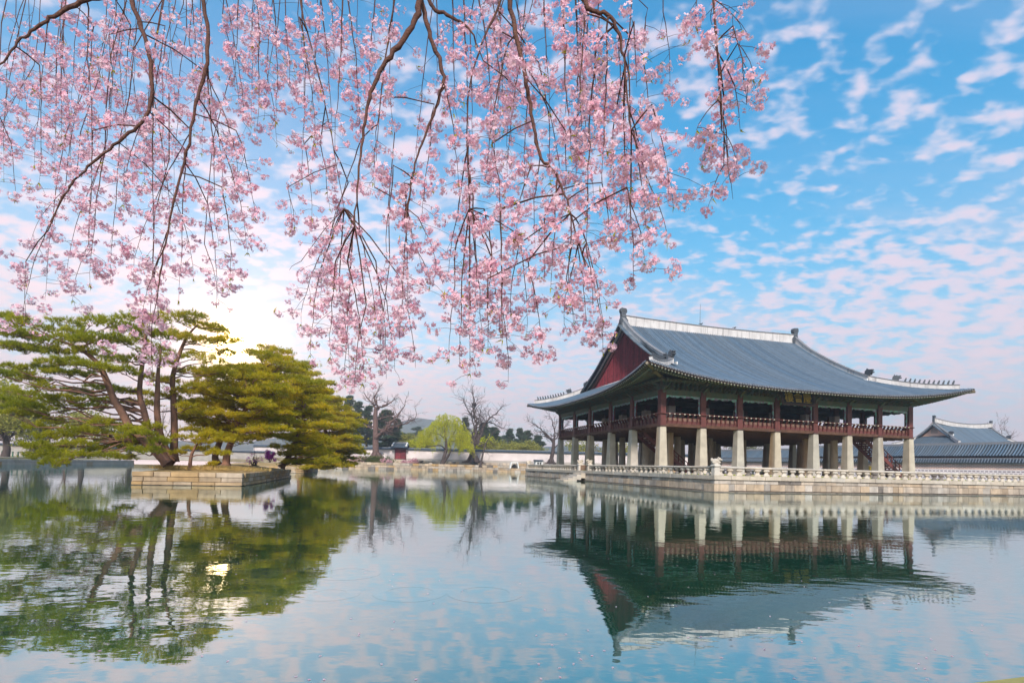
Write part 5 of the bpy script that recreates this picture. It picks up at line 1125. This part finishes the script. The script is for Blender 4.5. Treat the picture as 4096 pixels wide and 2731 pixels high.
# ------------------------------------------------------------------ left shore
for (x, y, d, r, n, mat_, lab) in ((30, 1640, 84, (5.2, 4, 5.0), 3600, fresh_leaf, 'leafing tree with a stout dark trunk at the left edge of the left shore'), (330, 1700, 110, (5, 3, 3.5), 1600, fresh_leaf, 'pale green tree on the left shore behind the pine boughs'), (150, 1730, 125, (7, 3, 5.0), 1500, shrub_leaf, 'grey-green trees far behind the left shore'), (520, 1740, 125, (7, 3, 4.0), 1300, shrub_leaf, 'dull green trees far behind the trunk group')):
    p = at(x, y, d); t = leaf_ball('broadleaf_tree', lab, 'tree', p, r, n, mat_, .5, .16, rp, 16, None, None, .2)
    b = np.array(t.location); A = Acc(); g = np.array([b[0], b[1], .95]); A.tube(np.array([g, (g+b)/2+[.25, 0, 0], b+[0, 0, .2], p])-b, [.62, .48, .42, .2], 8); link('trunk', A.mesh('trunk', bark_dark, True), t)
for k in range(13):
    p = at(8+k*21.5, 1812, 86+k*1.3); o = MB(); o.lathe([(.10, 0), (.10, .75), (.13, .78), (.13, .86), (.05, .92)], n=8)
    o.obj('bollard', [M('green_bollard', (.05, .16, .10), None, 3, .5, .4)], loc=(p[0], p[1], 1.0), label='small green bollard in the row along the path on the left shore', category='bollard', group='green bollards on the left shore')
slab('path', [st(PLEFT-6, -20), st(PLEFT-3.5, -20), st(PLEFT-3.5, 70), st(PLEFT-6, 70)], .9, 1.02, path_m, kind='structure')
# ================================================================== weeping cherry over the viewer
petal_m = M('cherry_petal', (.96, .53, .65), (.97, .74, .81), 9, .6, .25, transl=(.45, 1.0), detail=2)
calyx_m = M('cherry_calyx', (.36, .08, .12), (.26, .05, .07), 20, .7, .2)
cbark = M('cherry_bark', (.13, .06, .045), (.075, .036, .03), 14, .85, .2, .6, 60)
cleaf = M('cherry_young_leaf', (.46, .42, .02), (.34, .30, .02), 20, .6, .25, transl=(.4, 1.2))
rc = np.random.default_rng(77)
cherry = thing('cherry_tree', 'weeping cherry in pink blossom hanging over the pond from above', 'tree', (2.6, -2.6, .1))
CB = np.array([2.6, -2.6, .1])
def flower_mesh(V, T, mi, c, n, rad, rng):
    """five notched petals and a red heart on a thin stalk that runs to the cluster's centre (vertex 0)"""
    n = n/np.linalg.norm(n); a = np.cross(n, rng.normal(size=3)); a /= np.linalg.norm(a); b = np.cross(n, a); ph = rng.uniform(0, 6.28); cup = rng.uniform(.15, .6)
    o = len(V); V += [c, c+a*rad*.10]; T += [(o, o+1, 0)]; mi += [1]
    for k in range(5):
        q = ph+k*2*math.pi/5+rng.normal()*.08; w = .52
        def P(r, off, lift): return c+rad*(r*(math.cos(q+off)*a+math.sin(q+off)*b)+lift*n)
        i = len(V); V += [P(.62, -w, cup*.45), P(.98, -.20, cup*.8), P(.88, 0, cup*.7), P(.98, .20, cup*.8), P(.62, w, cup*.45)]
        T += [(o, i, i+2), (i, i+1, i+2), (o, i+2, i+4), (i+2, i+3, i+4)]; mi += [0]*4
    i = len(V); V += [c+rad*(.32*(math.cos(ph+j*3.0)*a+math.sin(ph+j*3.0)*b)+.14*n) for j in range(2)]; T += [(o, i, i+1)]; mi += [1]
def cluster_mesh(k):
    V = [np.zeros(3)]; T = []; mi = []; n = int(rc.integers(14, 24))
    for f in range(n):
        u = rc.normal(size=3); u /= np.linalg.norm(u); u[2] -= .25; u /= np.linalg.norm(u); c = u*np.array([.046, .046, .040])*rc.uniform(.55, 1.2)
        flower_mesh(V, T, mi, c, u+rc.normal(size=3)*.25, rc.uniform(.0145, .0185), rc)
    return np.array(V), np.array(T), np.array(mi)
CL = [cluster_mesh(k) for k in range(8)]
CLM = [mesh_np('blossom_cluster', V, None, T, (petal_m, calyx_m), mi) for V, T, mi in CL]
LIMBS = [([(430, -60), (250, -10), (195, 0), (140, 28), (110, 45), (70, 75), (40, 100), (0, 150), (-40, 190)], 4.6, .030), ([(285, -80), (300, 0), (325, 60), (345, 130), (352, 200), (345, 250), (320, 290), (280, 318), (240, 350), (205, 380), (175, 410), (150, 440), (110, 530)], 4.4, .026),
         ([(455, -80), (468, 0), (478, 100), (475, 165), (455, 215), (445, 270), (430, 350), (400, 450), (382, 540), (372, 600), (360, 690)], 4.3, .024), ([(970, -120), (962, 0), (960, 40), (925, 90), (890, 135), (862, 190), (845, 240), (832, 300), (826, 400), (815, 520)], 3.9, .034),
         ([(955, -120), (968, 10), (985, 75), (1010, 140), (1022, 185), (1005, 235), (985, 290), (960, 350), (945, 420), (930, 520)], 4.0, .026), ([(990, -60), (985, 15), (1025, 35), (1060, 50), (1085, 75), (1110, 140)], 4.1, .026), ([(1150, -100), (1170, 0), (1185, 80), (1205, 170), (1215, 230), (1228, 310), (1242, 365), (1275, 395), (1295, 440), (1312, 500), (1345, 610)], 3.6, .024),
         ([(1320, -100), (1340, 0), (1352, 25), (1395, 28), (1420, 70), (1432, 120), (1440, 200), (1450, 300)], 3.5, .026), ([(1640, -90), (1638, 0), (1645, 90), (1656, 200), (1662, 300), (1678, 420)], 3.1, .013), ([(1150, 10), (1110, 90), (1075, 200), (1072, 330), (1078, 480)], 4.2, .016), ([(690, -60), (690, 20), (735, 180), (765, 330), (790, 480)], 4.6, .014), ([(905, -60), (905, 20), (880, 160), (868, 300), (860, 430)], 4.6, .012)]
bough = np.array([1.2, 3.2, 6.9])
Tm = np.array([CB, CB+[-.1, .3, 1.6], CB+[-.3, .9, 3.2], [1.9, -.6, 5.0], [1.5, 1.0, 6.4], bough, [.4, 4.0, 7.3], [-1.2, 4.4, 7.6], [-3.4, 4.6, 7.7]])
A = Acc(); A.tube(Tm-CB, [.30, .24, .21, .18, .15, .12, .10, .08, .05], 9); link('trunk', A.mesh('trunk', cbark, True), cherry)
anch = Tm[4:]
TW = Acc()
def depth_of(x): return np.interp(x, [0, 400, 800, 1200, 1500, 1700], [5.0, 4.7, 4.3, 3.8, 3.4, 3.1])
LS = []
for P2, d, r in LIMBS:
    dd = np.linspace(d*1.02, d*.96, len(P2)); P = np.array([a2(x, y, q) for (x, y), q in zip(P2, dd)])
    k = int(np.argmin(np.linalg.norm(anch-P[0], axis=1))); mid = (anch[k]+P[0])/2+[0, 0, .25]; P = np.vstack([anch[k], mid, P]); n = len(P); u = np.linspace(0, n-1, n*4); Q = np.stack([np.interp(u, range(n), P[:, j]) for j in range(3)], 1)
    for _ in range(2): Q[1:-1] = (Q[:-2]+2*Q[1:-1]+Q[2:])/4
    Q[1:-1] += rc.normal(size=Q[1:-1].shape)*r*.18
    LS.append(Q); A = Acc(); A.tube(Q-CB, np.linspace(r*.95, r*.16, len(Q))*(1+rc.normal(size=len(Q))*.05), 8); link('branch', A.mesh('branch', cbark, True), cherry)
STR = [(0, 150, 0, 430), (40, 100, 15, 340), (110, 45, 75, 380), (150, 20, 140, 330), (205, 20, 205, 400), (215, 60, 200, 300), (175, 410, 75, 560), (160, 430, 58, 735), (150, 430, 120, 540), (240, 350, 150, 640), (215, 300, 205, 560), (240, 350, 212, 655), (275, 320, 268, 650), (320, 290, 280, 470), (300, 60, 290, 300), (345, 180, 330, 420), (350, 230, 350, 620), (350, 220, 395, 560), (350, 640, 345, 780), (362, 660, 348, 880), (375, 560, 330, 740), (350, 600, 370, 840), (440, 300, 310, 640), (430, 350, 420, 690), (475, 170, 490, 560), (478, 170, 520, 480), (480, 180, 545, 420), (480, 470, 488, 700), (510, 430, 535, 660), (500, 300, 560, 580), (540, 300, 582, 500), (400, 450, 440, 640), (380, 60, 360, 300), (420, 10, 380, 200), (440, 0, 450, 160), (520, 0, 560, 280), (550, 0, 540, 200), (590, 0, 600, 300), (625, 0, 640, 280), (655, 0, 660, 200), (90, 150, 85, 420), (130, 120, 130, 300), (170, 100, 160, 260), (250, 80, 255, 280), (270, 0, 260, 160), (60, 600, 55, 740), (470, 560, 505, 690), (120, 520, 100, 690), (205, 560, 170, 690), (25, 330, 35, 460),
       (690, 0, 690, 420), (690, 40, 735, 330), (735, 330, 750, 480), (660, 430, 680, 520), (700, 330, 718, 500), (735, 0, 760, 300), (790, 0, 770, 350), (800, 0, 830, 300), (860, 0, 850, 260), (905, 0, 870, 420), (830, 320, 745, 600), (760, 540, 690, 745), (800, 420, 725, 700), (735, 620, 712, 815), (815, 500, 775, 660), (815, 500, 800, 885), (800, 600, 838, 880), (830, 520, 870, 760), (860, 600, 890, 870), (870, 640, 905, 850), (930, 420, 940, 700), (945, 400, 920, 780), (920, 640, 952, 845), (900, 380, 880, 600), (1000, 240, 960, 520), (770, 600, 760, 820), (780, 650, 800, 870), (840, 700, 815, 885), (880, 720, 868, 850), (690, 600, 665, 620), (950, 560, 990, 660), (960, 500, 1000, 620),
       (1020, 190, 1060, 420), (1065, 0, 1075, 330), (1075, 330, 1080, 620), (1080, 400, 1100, 700), (1060, 420, 1035, 640), (1050, 560, 1035, 825), (1080, 600, 1075, 858), (1090, 560, 1108, 800), (1110, 480, 1140, 760), (1150, 480, 1150, 780), (1150, 650, 1168, 878), (1190, 560, 1165, 720), (1220, 380, 1190, 560), (1195, 540, 1210, 765), (1215, 600, 1246, 812), (1060, 640, 1055, 840), (1120, 640, 1120, 800), (1130, 560, 1130, 720),
       (1240, 360, 1225, 560), (1280, 400, 1270, 660), (1310, 490, 1300, 700), (1310, 490, 1345, 740), (1330, 520, 1385, 772), (1320, 600, 1290, 745), (1370, 660, 1398, 810), (1345, 560, 1360, 700), (1300, 640, 1320, 740), (1250, 500, 1250, 640),
       (1000, 0, 1010, 200), (1040, 0, 1040, 260), (1100, 0, 1130, 330), (1130, 330, 1150, 520), (1140, 0, 1150, 250), (1170, 100, 1120, 420), (1200, 100, 1170, 400), (1215, 230, 1200, 420), (1250, 0, 1260, 260), (1290, 0, 1300, 360), (1320, 0, 1330, 420), (1260, 250, 1265, 420), (1340, 30, 1320, 300), (1395, 40, 1380, 420), (1370, 100, 1350, 500), (1420, 80, 1430, 300), (1430, 260, 1435, 520), (1440, 150, 1455, 430), (1455, 300, 1480, 520), (1460, 50, 1460, 200), (1490, 20, 1480, 130), (1480, 130, 1500, 330), (1440, 430, 1452, 645), (1450, 470, 1490, 605), (1480, 400, 1530, 560), (1470, 330, 1552, 475), (1500, 240, 1535, 420), (1380, 420, 1400, 560), (1410, 300, 1410, 480), (1300, 300, 1300, 480), (1350, 430, 1340, 560),
       (1637, 0, 1625, 60), (1645, 100, 1655, 220), (1660, 220, 1682, 458), (1650, 230, 1600, 300), (1640, 0, 1700, 70), (1685, 60, 1712, 240), (1695, 100, 1728, 170), (1655, 290, 1612, 380), (1662, 380, 1632, 455), (1690, 200, 1700, 300), (1660, 300, 1700, 380), (1600, -10, 1600, 60)]
for k in range(50):                                        # thinner, more distant sprays in the upper half
    x = rc.uniform(0, 1540); y = rc.uniform(-60, 180); STR.append((x, y, x+rc.normal()*25, min(y+rc.uniform(120, 330), 470), rc.uniform(1.2, 1.6)))
CLU = []; LF = Acc(); LS = np.concatenate(LS)
for S_ in STR:
    x0, y0, x1, y1 = S_[:4]; d0 = depth_of((x0+x1)/2)*(S_[4] if len(S_) > 4 else rc.uniform(.9, 1.15)); Lp = math.hypot(x1-x0, y1-y0); n = max(6, int(Lp/22)); u = np.linspace(0, 1, n)
    xs = x0+(x1-x0)*(1-(1-u)**1.7)+np.cumsum(rc.normal(size=n))*1.6; ys = y0+(y1-y0)*u; ds = d0+np.cumsum(rc.normal(size=n))*.012
    P = np.array([a2(x, y, d) for x, y, d in zip(xs, ys, ds)]); r0 = .0022+.0000085*Lp
    up_ = LS[LS[:, 2] > min(P[0, 2]-.10, 6.0)]; dq = np.linalg.norm(up_-P[0], axis=1); kq = int(np.argmin(dq))
    if dq[kq] < .75 and y0 > 10: lead = np.array([up_[kq], up_[kq]*.55+P[0]*.45+[0, 0, .05*dq[kq]]])
    else: lead = P[0]+np.array([[rc.normal()*.10, .25, 1.9], [rc.normal()*.05, .10, 1.1], [rc.normal()*.03, .03, .5]])
    PT_ = np.vstack([lead, P]); TW.tube(PT_-CB, np.concatenate([np.full(len(lead), r0*1.4), np.linspace(r0*1.25, .0013, n)]), 4)
    sp = 12.5/(d0/4.2)**.5; m = max(2, int(Lp/sp))
    for k in range(m):
        if rc.random() > .45+.55*math.sin(k*sp/34+x0*.7)**2: continue
        f = min(1, (k+rc.uniform(.1, .9))/m+.02); i = f*(n-1); j = int(min(i, n-2)); q = P[j]+(P[j+1]-P[j])*(i-j)
        off = np.array([rc.normal()*.07, rc.normal()*.06, -abs(rc.normal())*.035])
        if rc.random() < .35: off *= 1.9
        c = q+off
        if np.linalg.norm(off) > .05: TW.tube(np.array([q, q+off*.5+[0, 0, .012], c])-CB, [.0022, .0016, .0012], 3)
        CLU.append((c, rc.choice([.55, .7, .85, 1.0, 1.1, 1.25])*rc.uniform(.9, 1.1), rc.integers(0, 8)))
        if rc.random() < .16:
            for _ in range(2): blades(LF, (c+rc.normal(size=3)*.02)[None]-CB, rc.normal(size=(1, 3))+[0, 0, -.3], 2, .045, .006, .3, rc)
    if rc.random() < .6: blades(LF, P[-1][None]-CB, np.array([[0, 0, -1.]]), 4, .05, .006, .5, rc)
link('twigs', TW.mesh('twigs', cbark), cherry, kind='stuff'); link('young_leaves', LF.mesh('young_leaves', cleaf), cherry, kind='stuff')
CLU.sort(key=lambda c: c[0][1]/c[1])
for c, s, k in CLU[:300]:
    o = link('blossom_cluster', CLM[k], cherry, tuple(c-CB), tuple(rc.uniform(0, 6.28, 3)*[.3, .3, 1]), (s, s, s))
A = Acc(); VV = []; TT = []; MI = []; nb_ = 0
for c, s, k in CLU[300:]:
    V, T, mi = CL[k]; a = rc.uniform(0, 6.28); R3 = np.array([[math.cos(a), -math.sin(a), 0], [math.sin(a), math.cos(a), 0], [0, 0, 1]]); VV.append(V@R3.T*s+c-CB); TT.append(T+nb_); MI.append(mi); nb_ += len(V)
link('blossoms', mesh_np('blossoms', np.concatenate(VV), None, np.concatenate(TT), (petal_m, calyx_m), np.concatenate(MI)), cherry, kind='stuff')
print('clusters', len(CLU), 'flower tris', sum(len(t) for t in TT))
# a few fallen petals on the pond
A = Acc()
for k in range(120):
    d_ = ray(rc.uniform(300, 4000), rc.uniform(2150, 2720)); k_ = -CAMH/d_[2]; p = np.array([0, 0, CAMH])+d_*k_; p[2] = .004; a = rc.uniform(0, 6.28); s = .012
    A.quad(p+np.array([[math.cos(a+j*1.57)*s*(1.3 if j % 2 else .8), math.sin(a+j*1.57)*s*(1.3 if j % 2 else .8), 0] for j in range(4)]), [(0, 1, 2, 3)])
link('fallen_petals', A.mesh('fallen_petals', petal_m), kind='stuff', label='scattered fallen petals floating on the pond', category='petals')

# ================================================================== haze over the whole place
hz = bpy.data.materials.new('haze'); hz.use_nodes = True; hn = hz.node_tree; hn.nodes.clear()
ho_ = hn.nodes.new('ShaderNodeOutputMaterial'); pv = hn.nodes.new('ShaderNodeVolumePrincipled'); pv.inputs['Color'].default_value = (.96, .95, .97, 1); pv.inputs['Density'].default_value = .0011; pv.inputs['Anisotropy'].default_value = .65
hn.links.new(pv.outputs[0], ho_.inputs['Volume'])
MB().box(-760, 760, -660, 790, -2.2, 92).obj('haze', [hz], kind='stuff')
